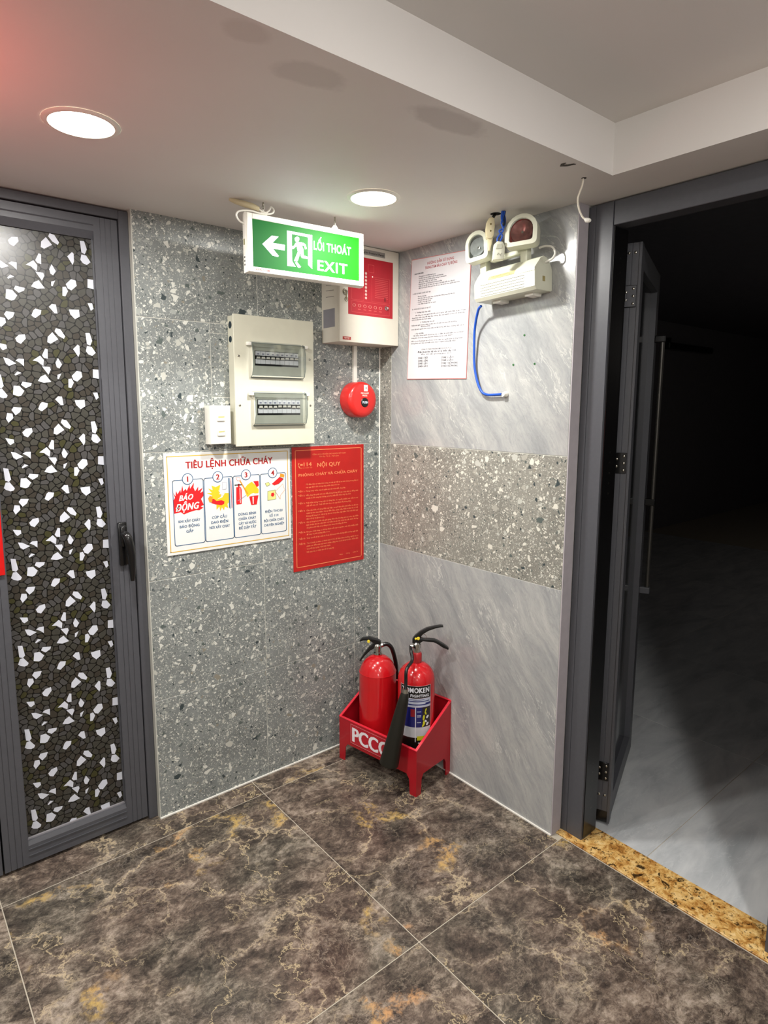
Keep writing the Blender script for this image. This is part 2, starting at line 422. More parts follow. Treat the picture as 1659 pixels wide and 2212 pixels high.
DATA = {"poster":{"flame":[[-0.1998,0.0369],[-0.1925,0.0256],[-0.1906,0.0428],[-0.186,0.0317],[-0.1764,0.0456],[-0.175,0.0348],[-0.1693,0.0589],[-0.1671,0.0395],[-0.1588,0.0474],[-0.1556,0.0398],[-0.1456,0.0593],[-0.1443,0.0457],[-0.1309,0.0649],[-0.133,0.0488],[-0.1279,0.0362],[-0.1169,0.0511],[-0.118,0.0367],[-0.102,0.0464],[-0.1112,0.0293],[-0.101,0.0345],[-0.0996,0.0201],[-0.1091,0.0099],[-0.1005,-0.0101],[-0.1109,-0.0146],[-0.1016,-0.0189],[-0.1162,-0.0265],[-0.1261,-0.0247],[-0.1473,-0.0287],[-0.1678,-0.0347],[-0.1776,-0.0264],[-0.1994,-0.0294],[-0.2001,-0.0138],[-0.2003,0.0129],[-0.1945,0.0217]],"burst":[[-0.0408,0.0512],[-0.0444,0.0348],[-0.0392,0.012],[-0.0558,0.0023],[-0.0349,0.0088],[-0.0255,0.022],[-0.012,0.0209],[-0.0115,-0.0103],[-0.0177,-0.0154],[-0.0152,-0.0298],[-0.027,-0.023],[-0.0304,-0.0353],[-0.0375,-0.0247],[-0.0439,-0.0368],[-0.0463,-0.021],[-0.057,-0.0312],[-0.0564,-0.0144],[-0.0705,0.0009],[-0.0848,0.0077],[-0.0699,0.0175],[-0.0884,0.0274],[-0.0711,0.0259],[-0.0835,0.0421],[-0.0678,0.0353],[-0.0716,0.0508],[-0.0573,0.0442]],"arm":[[-0.0732,0.0067],[-0.0645,0.0059],[-0.056,-0.0019],[-0.0382,-0.0007],[-0.0279,-0.0059],[-0.0297,-0.0142],[-0.0388,-0.0176],[-0.0593,-0.0128],[-0.0738,-0.0072]],"fist":[[-0.0848,0.0091],[-0.0786,0.0182],[-0.0687,0.0118],[-0.0722,-0.0046],[-0.0809,-0.0037]],"swbox":[[-0.0331,0.059],[-0.0198,0.058],[-0.0205,0.0356],[-0.034,0.0339]],"line1":[[-0.0118,0.0715],[-0.0073,0.0706],[-0.0077,-0.0334],[-0.0121,-0.0273]],"line2":[[-0.0046,0.0625],[-0.0031,0.0624],[-0.0031,-0.031],[-0.0046,-0.0309]],"extbody":[[0.016,0.0384],[0.0329,0.037],[0.0357,0.0282],[0.0342,-0.0204],[0.0156,-0.0209],[0.0144,-0.0128]],"extneck":[[0.0225,0.0492],[0.0286,0.0488],[0.0282,0.0374],[0.0221,0.0379]],"exthandle":[[0.0101,0.0473],[0.0363,0.0468],[0.0362,0.0433],[0.01,0.0439]],"shovel":[[0.0155,0.071],[0.0293,0.07],[0.032,0.0599],[0.0212,0.0593]],"handle":[[0.0274,0.0602],[0.032,0.0599],[0.0603,0.0118],[0.0555,0.0108]],"sand":[[0.0451,0.0303],[0.058,0.0437],[0.0741,0.0525],[0.0896,0.0383],[0.1004,0.0229],[0.0985,0.0114],[0.0697,0.011],[0.0568,0.0006],[0.0508,0.0126]],"helmet":[[0.0804,0.0535],[0.0996,0.0536],[0.1008,0.0375],[0.0926,0.0323]],"bucket":[[0.0631,0.0014],[0.0983,0.0041],[0.091,-0.0273],[0.0702,-0.0274]],"boot":[[0.1822,0.0609],[0.199,0.0538],[0.1783,0.0374],[0.1614,0.0328],[0.1516,0.0394],[0.1651,0.0488]],"cuff":[[0.1858,0.074],[0.2027,0.0685],[0.2008,0.0581],[0.1839,0.0623]],"phone":[[0.1344,0.0143],[0.1644,0.0177],[0.167,-0.0153],[0.1336,-0.0181]],"dial":[[0.1491,0.0071],[0.1575,0.0079],[0.1613,0.0001],[0.1555,-0.0068],[0.1472,-0.0031]],"dove":[[0.1253,0.0429],[0.1385,0.0463],[0.1449,0.037],[0.1316,0.0322]],"hand":[[0.1643,0.0118],[0.1952,0.0361],[0.1983,0.0239],[0.2033,0.0145],[0.1841,-0.0048],[0.1838,-0.0168]]},"frames":{"p1":[[-0.201,0.0754],[-0.0995,0.0749],[-0.0994,-0.1342],[-0.2005,-0.1348]],"p2":[[-0.098,0.0761],[0.0019,0.0756],[0.0034,-0.1337],[-0.0974,-0.1345]],"p3":[[0.0041,0.0766],[0.1041,0.075],[0.1051,-0.1337],[0.0044,-0.1339]],"p4":[[0.1067,0.0763],[0.2062,0.0757],[0.2071,-0.1345],[0.107,-0.134]],"title":[[-0.1544,0.1348],[0.1571,0.1325],[0.1566,0.1112],[-0.154,0.1108]],"c1":[[-0.1521,0.0772]],"c2":[[-0.0494,0.0774]],"c3":[[0.0528,0.0778]],"c4":[[0.1551,0.0784]],"bao":[[-0.1822,0.0247],[-0.138,0.0289],[-0.1373,0.0098],[-0.1815,0.0085]],"dong":[[-0.1929,-0.0038],[-0.1165,0.0024],[-0.1175,-0.0222],[-0.1939,-0.0252]],"t1":[[-0.1871,-0.057],[-0.1146,-0.057],[-0.1611,-0.0942]],"t2":[[-0.0712,-0.0563],[-0.0126,-0.0885],[-0.0842,-0.0926]],"t3":[[0.0254,-0.0555],[0.0838,-0.0559],[0.084,-0.1089]],"t4":[[0.1261,-0.0559],[0.1973,-0.1059]],"yb":[[-0.2154,0.1511],[0.218,0.148],[0.2189,-0.1514],[-0.2144,-0.1551]]},"sign":{"head":[[-0.0374,0.0367],[-0.0312,0.035],[-0.0301,0.0292],[-0.0337,0.0227],[-0.0396,0.0208],[-0.0441,0.0241],[-0.0449,0.031]],"body":[[-0.0419,0.0185],[-0.0349,0.0219],[-0.0244,0.022],[-0.0162,0.0218],[-0.0103,0.0181],[-0.0062,0.0076],[-0.0122,0.0047],[-0.0151,0.0134],[-0.0198,0.0147],[-0.0215,0.0125],[-0.0176,0.004],[-0.0167,-0.013],[-0.0013,-0.015],[-0.0014,-0.0211],[-0.0227,-0.0204],[-0.0257,-0.0172],[-0.0272,-0.0054],[-0.0363,-0.0306],[-0.0393,-0.033],[-0.0486,-0.0322],[-0.0469,-0.029],[-0.0353,-0.0045],[-0.0397,0.0109],[-0.048,0.0017],[-0.0549,0.0008],[-0.0548,0.0077],[-0.049,0.0086]],"foot":[[-0.0452,-0.0358],[-0.0377,-0.0344],[-0.0262,-0.0455],[-0.0291,-0.0482],[-0.0356,-0.0486]],"door":[[-0.0689,0.048],[0.0122,0.0475],[0.0109,-0.047],[-0.0029,-0.0365],[-0.0017,0.04],[-0.0542,0.0409],[-0.0544,-0.033],[-0.0431,-0.0476],[-0.0696,-0.0479]],"arrow":[[-0.1454,0.0007],[-0.1163,0.0272],[-0.0952,0.0274],[-0.1146,0.008],[-0.0765,0.0076],[-0.0775,-0.0073],[-0.1138,-0.0074],[-0.0959,-0.0246],[-0.0987,-0.0279],[-0.1153,-0.0262]]},"glass":[[[-1.1652,1.2521],[-1.1595,1.2501],[-1.1605,1.2245],[-1.1701,1.2263],[-1.1745,1.2329]],[[-1.1987,1.2179],[-1.1794,1.232],[-1.1705,1.2203],[-1.1731,1.2043],[-1.1868,1.2156]],[[-1.1764,1.2027],[-1.157,1.2018],[-1.1549,1.1945],[-1.1616,1.1804]],[[-1.1893,1.1624],[-1.1815,1.1744],[-1.1697,1.1809],[-1.1557,1.161],[-1.1744,1.1578]],[[-1.1415,1.2136],[-1.1347,1.2278],[-1.1252,1.2104],[-1.1325,1.1987],[-1.139,1.202]],[[-1.1018,1.1789],[-1.0873,1.1939],[-1.0754,1.1915],[-1.0734,1.1773],[-1.088,1.1633],[-1.0974,1.1676]],[[-1.1108,1.1702],[-1.1023,1.1716],[-1.0971,1.1602],[-1.1048,1.1452],[-1.1122,1.1464]],[[-1.1386,1.1809],[-1.1284,1.1851],[-1.136,1.1688],[-1.1393,1.1701]],[[-1.2684,1.2227],[-1.258,1.2205],[-1.239,1.2082],[-1.2563,1.2007],[-1.2635,1.207]],[[-1.24,1.2163],[-1.232,1.2211],[-1.2196,1.2206],[-1.2209,1.2014],[-1.2296,1.2098]],[[-1.245,1.1782],[-1.2374,1.1865],[-1.2283,1.1831],[-1.2427,1.1756]],[[-1.2894,1.1791],[-1.2776,1.1766],[-1.2728,1.1468],[-1.2786,1.1403],[-1.2873,1.1444]],[[-1.2918,1.124],[-1.2862,1.1392],[-1.2772,1.1395],[-1.2654,1.1219],[-1.2682,1.1158],[-1.2759,1.114],[-1.2862,1.1183]],[[-1.2314,1.151],[-1.2268,1.1595],[-1.205,1.1563],[-1.207,1.1493],[-1.2201,1.142]],[[-1.2524,1.1243],[-1.2492,1.148],[-1.2353,1.1477],[-1.2244,1.1345],[-1.2324,1.122],[-1.2388,1.1197]],[[-1.1936,1.0855],[-1.1879,1.0994],[-1.1827,1.1044],[-1.1683,1.1013],[-1.1706,1.0906],[-1.1843,1.0792],[-1.189,1.0814]],[[-1.1488,1.1125],[-1.1406,1.121],[-1.1307,1.1202],[-1.1281,1.0961],[-1.1355,1.0967]],[[-1.098,1.1103],[-1.0713,1.1119],[-1.0706,1.0931],[-1.0833,1.0848],[-1.0947,1.097]],[[-1.0434,1.1999],[-1.0257,1.1991],[-1.0272,1.1728],[-1.0448,1.1757]],[[-1.0472,1.1326],[-1.0347,1.1336],[-1.032,1.1183],[-1.0395,1.112]],[[-1.2589,1.0826],[-1.2531,1.0909],[-1.2336,1.0891],[-1.2385,1.0771],[-1.25,1.0683]],[[-1.2736,1.0594],[-1.2695,1.0748],[-1.2574,1.0726],[-1.2557,1.0611],[-1.2683,1.0482]],[[-1.2369,1.0215],[-1.2274,1.0312],[-1.213,1.0332],[-1.2115,1.0222],[-1.2242,1.0074],[-1.2334,1.0121]],[[-1.1588,1.0161],[-1.1569,1.0307],[-1.1444,1.0441],[-1.1303,1.0259],[-1.1506,1.0126]],[[-1.1385,1.0472],[-1.1346,1.0561],[-1.1229,1.053],[-1.1121,1.0351],[-1.1159,1.0281],[-1.1291,1.0351]],[[-1.058,1.0484],[-1.0466,1.0492],[-1.0406,1.0275],[-1.0468,1.0136],[-1.0555,1.0176]],[[-1.0595,0.9971],[-1.0558,1.0119],[-1.0434,1.0105],[-1.0327,0.9939],[-1.043,0.9847],[-1.0536,0.9887]],[[-1.0934,1.0011],[-1.0804,1.0147],[-1.0761,1.0104],[-1.0766,0.9895],[-1.0807,0.9798]],[[-1.2787,1.0069],[-1.259,1.0027],[-1.2581,0.9936],[-1.2678,0.9877],[-1.2721,0.9918]]]}
# ================================================================ STRUCTURE
XW, YW = -3.3, -4.1          # far sides of the room behind the photographer
def tile(name, parent, m, sx, sy, sz, loc, bev=.0006):
    return G().box(0, sx, 0, sy, 0, sz, bev).to(name, m, parent, loc)
GAP = .0013
# --- floor of dark marble tiles
fl = G().box(XW, .022, YW, .10, -.06, -.0009).to('floor', M_GROUT)
tag(fl, 'floor of large dark brown marble tiles with gold and cream veins', kind='structure')
xs = [-.597, -1.397, -2.197, -2.997, XW]
ys = [-.0956, -.8956, -1.6956, -2.4956, -3.2956, YW]
rows = [(0.075, ys[0])]+list(zip(ys, ys[1:]))
for j, (ya, yb) in enumerate(rows):
    cols = [((-.002 if j < 2 else .0195), xs[0])]+list(zip(xs, xs[1:]))
    for xa, xb in cols:
        tile('tile', fl, M_FM, xa-xb-2*GAP, ya-yb-2*GAP, .01, (xb+GAP, yb+GAP, -.010))
# --- left wall: terrazzo rows of 40 cm
zr = [0, .407, .8035, 1.2065, 1.610, 1.925]
wl = G().box(-.929, .13, .0010, .10, -.05, 2.1).to('wall_left', M_GROUTW)
tag(wl, 'left wall clad in grey terrazzo tiles with white and dark chips', kind='structure')
vj = {0: [-.526, -.126], 1: [-.524, -.126], 2: [-.526], 3: [-.526, -.126], 4: [-.527]}
for i in range(5):
    xsx = [-.927]+vj[i]+[-.002]
    for xa, xb in zip(xsx, xsx[1:]):
        g_ = .0012
        if i == 3 and xa == -.927:    # this tile carries a rectangular let-in patch beside the board
            tile('tile', wl, M_TERR_L, (-.698)-xa-2*g_, .0065, zr[4]-zr[3]-2*g_, (xa+g_, 0, zr[3]+g_))
            for za, zb in ((zr[3], 1.377), (1.377, 1.5795), (1.5795, zr[4])):
                tile('tile', wl, M_TERR_L, xb+.698-2*g_, .0065, zb-za-2*g_, (-.698+g_, 0, za+g_))
            continue
        tile('tile', wl, M_TERR_L, xb-xa-2*g_, .0065, zr[i+1]-zr[i]-2*g_, (xa+g_, 0, zr[i]+g_))
wl2 = G().box(XW, -1.815, .0010, .10, -.05, 2.1).to('wall_left.001', M_GROUTW)
tag(wl2, 'continuation of the terrazzo wall beyond the glass door', kind='structure')
for i in range(5):
    for xa in (XW, XW+.5, XW+1.0):
        tile('tile', wl2, M_TERR_L, .4845, .0065, zr[i+1]-zr[i]-.0024, (xa, 0, zr[i]+.0012))
# --- right wall
wr = G().box(.0010, .12, -.866, .0005, -.05, 2.1).to('wall_right', M_GROUTW)
tag(wr, 'right wall of pale grey marble with one terrazzo band', kind='structure')
def rt(m, y0, y1, z0, z1):
    g_ = .0011
    tile('tile', wr, m, .0065, abs(y1-y0)-2*g_, z1-z0-2*g_, (0, y1+g_, z0+g_))
rt(M_WM, -.002, -.866, 0, .8035)
rt(M_TERR_R, -.002, -.0695, .8035, 1.2065); rt(M_TERR_R, -.0695, -.866, .8035, 1.2065)
rt(M_TERR_R, -.002, -.0695, 1.2065, 1.925); rt(M_WM, -.0695, -.866, 1.2065, 1.925)
M_JAMB = mat('lilac_grey_render', 'a9a3a8', .6)
o = G().box(.0, .046, -.8695, -.8665, 0, 1.925).to('trim_1', M_JAMB); tag(o, 'smooth lilac grey end face of the marble wall', kind='structure')
wr2 = G().box(.0, .12, YW, -1.545, -.05, 2.1).to('wall_right.001', M_JAMB)
tag(wr2, 'plain grey wall beyond the open doorway', kind='structure')
o = G().box(.022, .12, -1.545, -.866, 1.93, 2.1).to('wall_right.002', M_JAMB); tag(o, 'wall above the open doorway', kind='structure')
# --- sealant lines
o = G().box(-.929, .0, -.005, .0, 0, .004).to('baseboard_left', M_SEAL); tag(o, 'white sealant line at the foot of the terrazzo wall', kind='structure')
o = G().box(-.005, .0, -.868, -.005, 0, .004).to('baseboard_right', M_SEAL); tag(o, 'white sealant line at the foot of the marble wall', kind='structure')
o = G().prism([(-.0035, 0), (0, 0), (0, -.0035)], 0.004, H-.001, 'z').to('trim_2', M_SEAL); tag(o, 'white grout line up the corner of both walls', kind='structure')
# --- remaining walls of the room
M_PAINT = mat('grey_white_paint', 'c4c1bc', .7)
for nm, a in (('wall_back', (XW-.1, XW, YW, .1, -.05, 2.1)), ('wall_front', (XW-.1, .12, YW-.1, YW, -.05, 2.1))):
    tag(G().box(*a).to(nm, M_PAINT), 'painted wall behind the photographer', kind='structure')
# --- ceiling: lower strip along both walls, raised tray
g = G(); g.box(XW, .12, -1.037, .10, H, HT+.06); g.box(-.118, .12, YW, -1.037, H, HT+.06); g.box(XW, -.118, YW, -1.037, HT, HT+.06)
ce = g.to('ceiling', M_CE); tag(ce, 'painted ceiling with a raised rectangular tray and filler patches', kind='structure')
# --- threshold of golden granite
o = G().box(.0235, .142, -1.545, -.868, -.02, .003, .001).to('trim_3', M_GR); tag(o, 'door threshold of golden granite with black specks', kind='structure')
# --- adjoining dark room
f2 = G().box(.1435, 9.0, -4.1, 1.5, -.06, -.0015).to('floor.001', M_GROUT); tag(f2, 'pale grey marble tile floor of the dark room beyond the door', kind='structure')
xg = [.1435, .962, 1.762, 2.562, 3.362, 4.162, 4.962]; yg = [-3.51, -2.71, -1.91, -1.11, -.31, .49, 1.29, 1.45]
for xa, xb in zip(xg, xg[1:]):
    for ya, yb in zip(yg, yg[1:]):
        tile('tile', f2, M_LM, xb-xa-.002, yb-ya-.002, .01, (xa+.001, ya+.001, -.0105))
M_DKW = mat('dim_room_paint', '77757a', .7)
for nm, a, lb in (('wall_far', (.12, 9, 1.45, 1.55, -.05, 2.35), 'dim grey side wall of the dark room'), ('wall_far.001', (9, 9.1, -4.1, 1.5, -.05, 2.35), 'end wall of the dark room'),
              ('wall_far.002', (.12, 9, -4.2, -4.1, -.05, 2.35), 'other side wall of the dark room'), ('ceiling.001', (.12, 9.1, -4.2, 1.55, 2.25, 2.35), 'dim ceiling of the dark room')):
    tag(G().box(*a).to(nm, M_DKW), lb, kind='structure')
r_ = G().box(5.05, 6.1, 1.36, 1.449, 1.96, 2.03, .01).box(5.1, 5.16, 1.40, 1.449, 2.03, 2.08).to('wall_rail', M_BLACK)
tag(r_, 'dark horizontal rail high on the side wall of the unlit room', 'rail')

# ================================================================ DOOR 1 (closed, pebble-film glass)
d1 = empty('door_1', (0, .02, 0)); tag(d1, 'closed dark grey aluminium door with pebble patterned glass', kind='structure')
# local = world x, z; y measured from .02
g = G()
g.box(-.957, -.9295, 0, .06, .0, 1.905, .0015); g.box(-1.812, -1.785, 0, .06, 0, 1.905, .0015); g.box(-1.785, -.957, 0, .06, 1.880, 1.905, .0015)
g.to('door_frame', M_ALU, d1)
G().box(-1.785, -.957, .035, .055, .0, 1.88).to('shadow_gap', M_ALUD, d1)
def groove(w_, d, gs):            # profile of a stile: width w_, with shallow grooves
    p = [(0, d), (0, 0)]
    for g0 in gs: p += [(g0-.0012, 0), (g0-.0012, .0016), (g0+.0012, .0016), (g0+.0012, 0)]
    return p+[(w_, 0), (w_, d)]
def stile(x0, x1, gs, nm='leaf_stile'):
    P_ = [(x0+u*(x1-x0), .006+v) for u, v in groove(1.0, .03, [])]
    pr = [(x0, .036), (x0, .006)]
    for q in gs: pr += [(x0+q-.001, .006), (x0+q-.001, .0076), (x0+q+.001, .0076), (x0+q+.001, .006)]
    pr += [(x1, .006), (x1, .036)]
    return G().prism(pr, .010, 1.8765, 'z').to(nm, M_ALU, d1)
stile(-1.0255, -.9600, [.018, .032, .047]); stile(-1.369, -1.3055, [.016, .031, .046])
stile(-1.4375, -1.374, [.016, .031, .046]); stile(-1.782, -1.717, [.018, .032, .047])
def rail(x0, x1, z0, z1, steps):
    pr = [(.036, z0), (.006, z0)]
    for q in steps: pr += [(.006, q-.0012), (.0035, q-.0012), (.0035, q+.0012), (.006, q+.0012)]
    pr += [(.006, z1-.012), (.012, z1), (.036, z1)]
    return G().prism(pr, x0, x1, 'x').to('leaf_rail', M_ALU, d1)
def railt(x0, x1, z0, z1):
    pr = [(.036, z0), (.018, z0), (.006, z0+.020), (.006, z0+.034), (.004, z0+.036), (.006, z0+.038), (.006, z1), (.036, z1)]
    return G().prism(pr, x0, x1, 'x').to('leaf_rail', M_ALU, d1)
for a, b in ((-1.3055, -1.0255), (-1.717, -1.4375)):
    rail(a, b, .010, .079, [.036, .056]); railt(a, b, 1.817, 1.8765)
    g = G(); g.box(a, b, .0185, .026, .079, .083); g.to('glazing_bead', mat('bead_grey', '8a888c', .4), d1)
    G().box(a, a+.003, .0195, .026, .083, 1.817).box(b-.003, b, .0195, .026, .083, 1.817).to('glazing_bead', M_ALU, d1)
M_PANE = mat('dark_film_glass', '080805', .28, 0, .1, 5)
FD = [mat('film_stone_grey', '3d3c36', .3, 0, .12, 60), mat('film_stone_brown', '37332c', .3), mat('film_stone_olive', '3a3920', .3), mat('film_stone_slate', '464544', .3)]
M_FW = mat('frosted_white_film', 'ccd0da', .4, 0, .02, 20)
PX0, PX1, PZ0, PZ1 = -1.3025, -1.0285, .083, 1.817
def clip_half(poly, px, pz, nx, nz):     # keep side where (p-P).n <= 0
    out = []
    for i in range(len(poly)):
        a, b = poly[i], poly[(i+1) % len(poly)]
        da = (a[0]-px)*nx+(a[1]-pz)*nz; db = (b[0]-px)*nx+(b[1]-pz)*nz
        if da <= 0: out.append(a)
        if (da < 0 < db) or (db < 0 < da):
            t = da/(da-db); out.append((a[0]+t*(b[0]-a[0]), a[1]+t*(b[1]-a[1])))
    return out
def clip_rect(poly):
    for px, pz, nx, nz in ((PX0, 0, -1, 0), (PX1, 0, 1, 0), (0, PZ0, 0, -1), (0, PZ1, 0, 1)):
        if poly: poly = clip_half(poly, px, pz, nx, nz)
    return poly
PER = .2535
def parea(p): return abs(sum(p[i][0]*p[(i+1) % len(p)][1]-p[(i+1) % len(p)][0]*p[i][1] for i in range(len(p))))/2
def inside(pt, poly):
    c = False
    for i in range(len(poly)):
        a, b = poly[i], poly[i-1]
        if (a[1] > pt[1]) != (b[1] > pt[1]) and pt[0] < (b[0]-a[0])*(pt[1]-a[1])/(b[1]-a[1])+a[0]: c = not c
    return c
whites = [[tuple(p) for p in poly] for poly in DATA['glass']]
zb0 = .98
rng = random.Random(3)
# seeds of the dark stones: one vertical period, kept apart by rejection
seeds = []
tries = 0
while len(seeds) < 250 and tries < 60000:
    tries += 1
    p = (rng.uniform(PX0-.02, PX1+.02), rng.uniform(0, PER))
    if all(min(abs(p[1]-s_[1]), PER-abs(p[1]-s_[1]))**2*1.5+(p[0]-s_[0])**2*.9 > .0128**2 for s_ in seeds): seeds.append(p)
cells = []
for s_ in seeds:
    poly = [(s_[0]-.03, s_[1]-.03), (s_[0]+.03, s_[1]-.03), (s_[0]+.03, s_[1]+.03), (s_[0]-.03, s_[1]+.03)]
    for q in seeds:
        for k in (-1, 0, 1):
            qx, qz = q[0], q[1]+k*PER
            dx, dz = qx-s_[0], qz-s_[1]; d = math.hypot(dx, dz)
            if d < 1e-6 or d > .07: continue
            poly = clip_half(poly, (qx+s_[0])/2-dx/d*.0011, (qz+s_[1])/2-dz/d*.0011, dx, dz)
    if len(poly) >= 3:
        ch = []
        for i in range(len(poly)):
            a, b = poly[i], poly[(i+1) % len(poly)]
            ch += [(a[0]*.8+b[0]*.2, a[1]*.8+b[1]*.2), (a[0]*.2+b[0]*.8, a[1]*.2+b[1]*.8)]
        cells.append((ch, rng.choice([0, 0, 0, 0, 0, 1, 1, 1, 3, 3, 3, 2])))
YG = .025     # pane front (local), world .045
def glass_pane(dx, individually):
    pane = G().box(PX0-.003+dx, PX1+.003+dx, YG, YG+.006, PZ0-.003, PZ1+.003).to('glass_pane', M_PANE, d1)
    gm = G(); gw = G()
    for k in range(-1, 8):
        for poly, mi in cells:
            q = clip_rect([(x, z+k*PER) for x, z in poly])
            if len(q) >= 3 and parea(q) > 2e-6: gm.flat([(x+dx, z) for x, z in q], YG-.0004, mi)
    st = gm.to('stone_pattern', FD, pane); tag(st, 'dark grey and olive pebble pattern printed on the film', kind='stuff')
    cache = {}
    for wi, poly in enumerate(whites):
        c0 = (sum(p[0] for p in poly)/len(poly), sum(p[1] for p in poly)/len(poly))
        for k in range(-5, 4):
            q = [(x, z+k*PER) for x, z in poly]
            full = all(PX0 <= x <= PX1 and PZ0 <= z <= PZ1 for x, z in q)
            qq = q if full else clip_rect(q)
            if len(qq) < 3 or parea(qq) < 1.2e-5: continue
            if not individually: gw.prism([(x+dx, z) for x, z in qq], YG-.0009, YG-.0003, 'y'); continue
            cz = c0[1]+k*PER
            if full and wi in cache:
                o = bpy.data.objects.new('white_pebble', cache[wi]); COL.objects.link(o); o.parent = pane
            else:
                o = G().prism([(x-c0[0], z-cz) for x, z in qq], -.0009, -.0003, 'y').to('white_pebble', M_FW, pane)
                if full: cache[wi] = o.data
            o.location = (c0[0]+dx, YG, cz)
    if not individually:
        tag(gw.to('white_pebble', M_FW, pane), kind='stuff')
    else: gw.bm.free()
    return pane
glass_pane(0, True)
glass_pane(-.4125, False)
# handle on the stile next to the terrazzo wall
h = G().box(-1.0065, -.9805, -.006, .006, .865, .999, .004, 2)
h.box(-1.004, -.983, -.020, -.004, .925, .990, .006, 2).to('door_handle', M_BLACK, d1, smooth=40)
lv = G().tube([(-.9935, -.012, .965), (-.9925, -.034, .962), (-.988, -.040, .945), (-.982, -.040, .90), (-.981, -.038, .85), (-.982, -.036, .822)], [.010, .012, .013, .012, .009, .006], 12, 4)
lvo = lv.to('lever', M_BLACK, d1.children[-1], smooth=50)

# ================================================================ DOOR 2 (open, dark)
d2 = empty('door_2', (.05, -.868, 0)); tag(d2, 'open dark grey aluminium door folded into the unlit room', kind='structure')
g = G()
pr = [(0, -.0005), (0, -.020), (.0025, -.0215), (0, -.023), (0, -.0745), (.012, -.0765), (.055, -.0765), (.055, -.0005)]
g.prism(pr, .003, 1.905, 'z').to('door_jamb', M_ALU, d2)
pr2 = [(0, -.6765), (0, -.600), (.012, -.598), (.055, -.598), (.055, -.6765)]
G().prism(pr2, .003, 1.905, 'z').to('door_jamb', M_ALU, d2)
G().prism([(0, 1.905), (0, 1.872), (.003, 1.870), (0, 1.868), (0, 1.842), (.012, 1.840), (.055, 1.840), (.055, 1.905)], -.5975, -.077, 'y').bm.free()
hd = G(); hd.box(0, .055, -.5975, -.077, 1.842, 1.9055, .0015); hd.to('door_head', M_ALU, d2)
G().box(.006, .075, -.0792, -.0768, .01, 1.84).box(.0565, .075, -.0768, -.004, .01, 1.84).to('gasket_strip', M_BLACK, d2)
# leaf: 50 mm thick, swung inwards; local frame with u along the leaf, v across its edge
LF = empty('leaf', (.112, -.045, 0), (0, 0, math.atan2(.37, .93))); LF.parent = d2
LW, LT = .53, .052
# the edge that carries the hinges faces -u
def leafpart(gg, nm, m, **k):
    o = gg.to(nm, m, d2, **k); o.location = LF.location; o.rotation_euler = LF.rotation_euler; return o
g = G()
prof = [(0, 0), (0, -.004), (-.004, -.004), (-.004, -.007), (0, -.007), (0, -.024), (.0012, -.025), (0, -.026), (0, -.045), (-.004, -.045), (-.004, -.052), (.03, -.052), (.036, -.050), (.065, -.050), (.065, 0)]
g.prism(prof, .012, 1.817, 'z'); leafpart(g, 'leaf_stile', M_ALU)
g = G().prism([(LW-.065, 0), (LW, 0), (LW, -.050), (LW-.065, -.050)], .012, 1.817, 'z'); leafpart(g, 'leaf_stile', M_ALU)
leafpart(G().box(.066, LW-.066, -.050, 0, .012, .082, .001), 'leaf_rail', M_ALU)
leafpart(G().box(.066, LW-.066, -.050, 0, 1.75, 1.817, .001), 'leaf_rail', M_ALU)
leafpart(G().box(.066, LW-.066, -.030, -.022, .083, 1.749), 'glass_pane', mat('dark_tinted_glass', '0c1414', .12, coat=.4))
leafpart(G().box(-.0005, .0, -.044, -.008, .012, .05), 'bottom_seal', M_BLACK)
for zc, br in ((1.668, 'a'), (1.184, 'b'), (.188, 'c')):
    mm = M_ALU if br == 'a' else M_BLACK
    hg = leafpart(G().box(-.005, -.0005, -.042, -.006, zc-.031, zc+.031, .001).tube([(-.006, .006, zc-.034), (-.006, .006, zc+.034)], .0065, 12), 'hinge', M_BLACK, smooth=40)
    G().box(-.0056, -.005, -.0415, -.0075, zc-.029, zc+.029).to('hinge_plate', mm, hg)
    for yy, zz in ((-.014, .012), (-.014, -.010), (-.034, .021), (-.034, 0), (-.034, -.021)):
        G().lathe([(0, -.0075), (.0028, -.0072), (.0038, -.0062), (.0042, -.005)], (0, yy, zc+zz), 12, 'x').to('screw', M_STEEL, hg, smooth=40)
for zc in (1.79, .105):
    for yy in (-.016, -.034):
        leafpart(G().lathe([(0, -.0030), (.0028, -.0027), (.0040, -.0015), (.0045, 0)], (0, yy, zc), 12, 'x'), 'screw', M_STEEL, smooth=40)
# long pull rod with brackets on the leaf face near its free edge
leafpart(G().tube([(LW-.050, -.076, .665), (LW-.050, -.076, 1.60)], .0075, 12), 'pull_rod', mat('satin_rod', '55524e', .4, .7), smooth=50)
for zc in (.672, 1.005, 1.59):
    leafpart(G().box(LW-.062, LW-.038, -.086, -.050, zc-.012, zc+.012, .003, 2), 'rod_bracket', M_BLACK if zc > .7 else M_ALU)
bpy.data.objects.remove(LF)
for o_, zz in ((0, 0),):
    for z_ in [1.76-.038*i for i in range(3)]+[1.10+.03*i for i in range(5)]+[.25-.03*i for i in range(6)]:
        G().lathe([(0, -.002), (.0022, -.0018), (.003, 0)], (.040, -.0793, z_), 8, 'y').to('keep_screw', M_STEEL, d2)
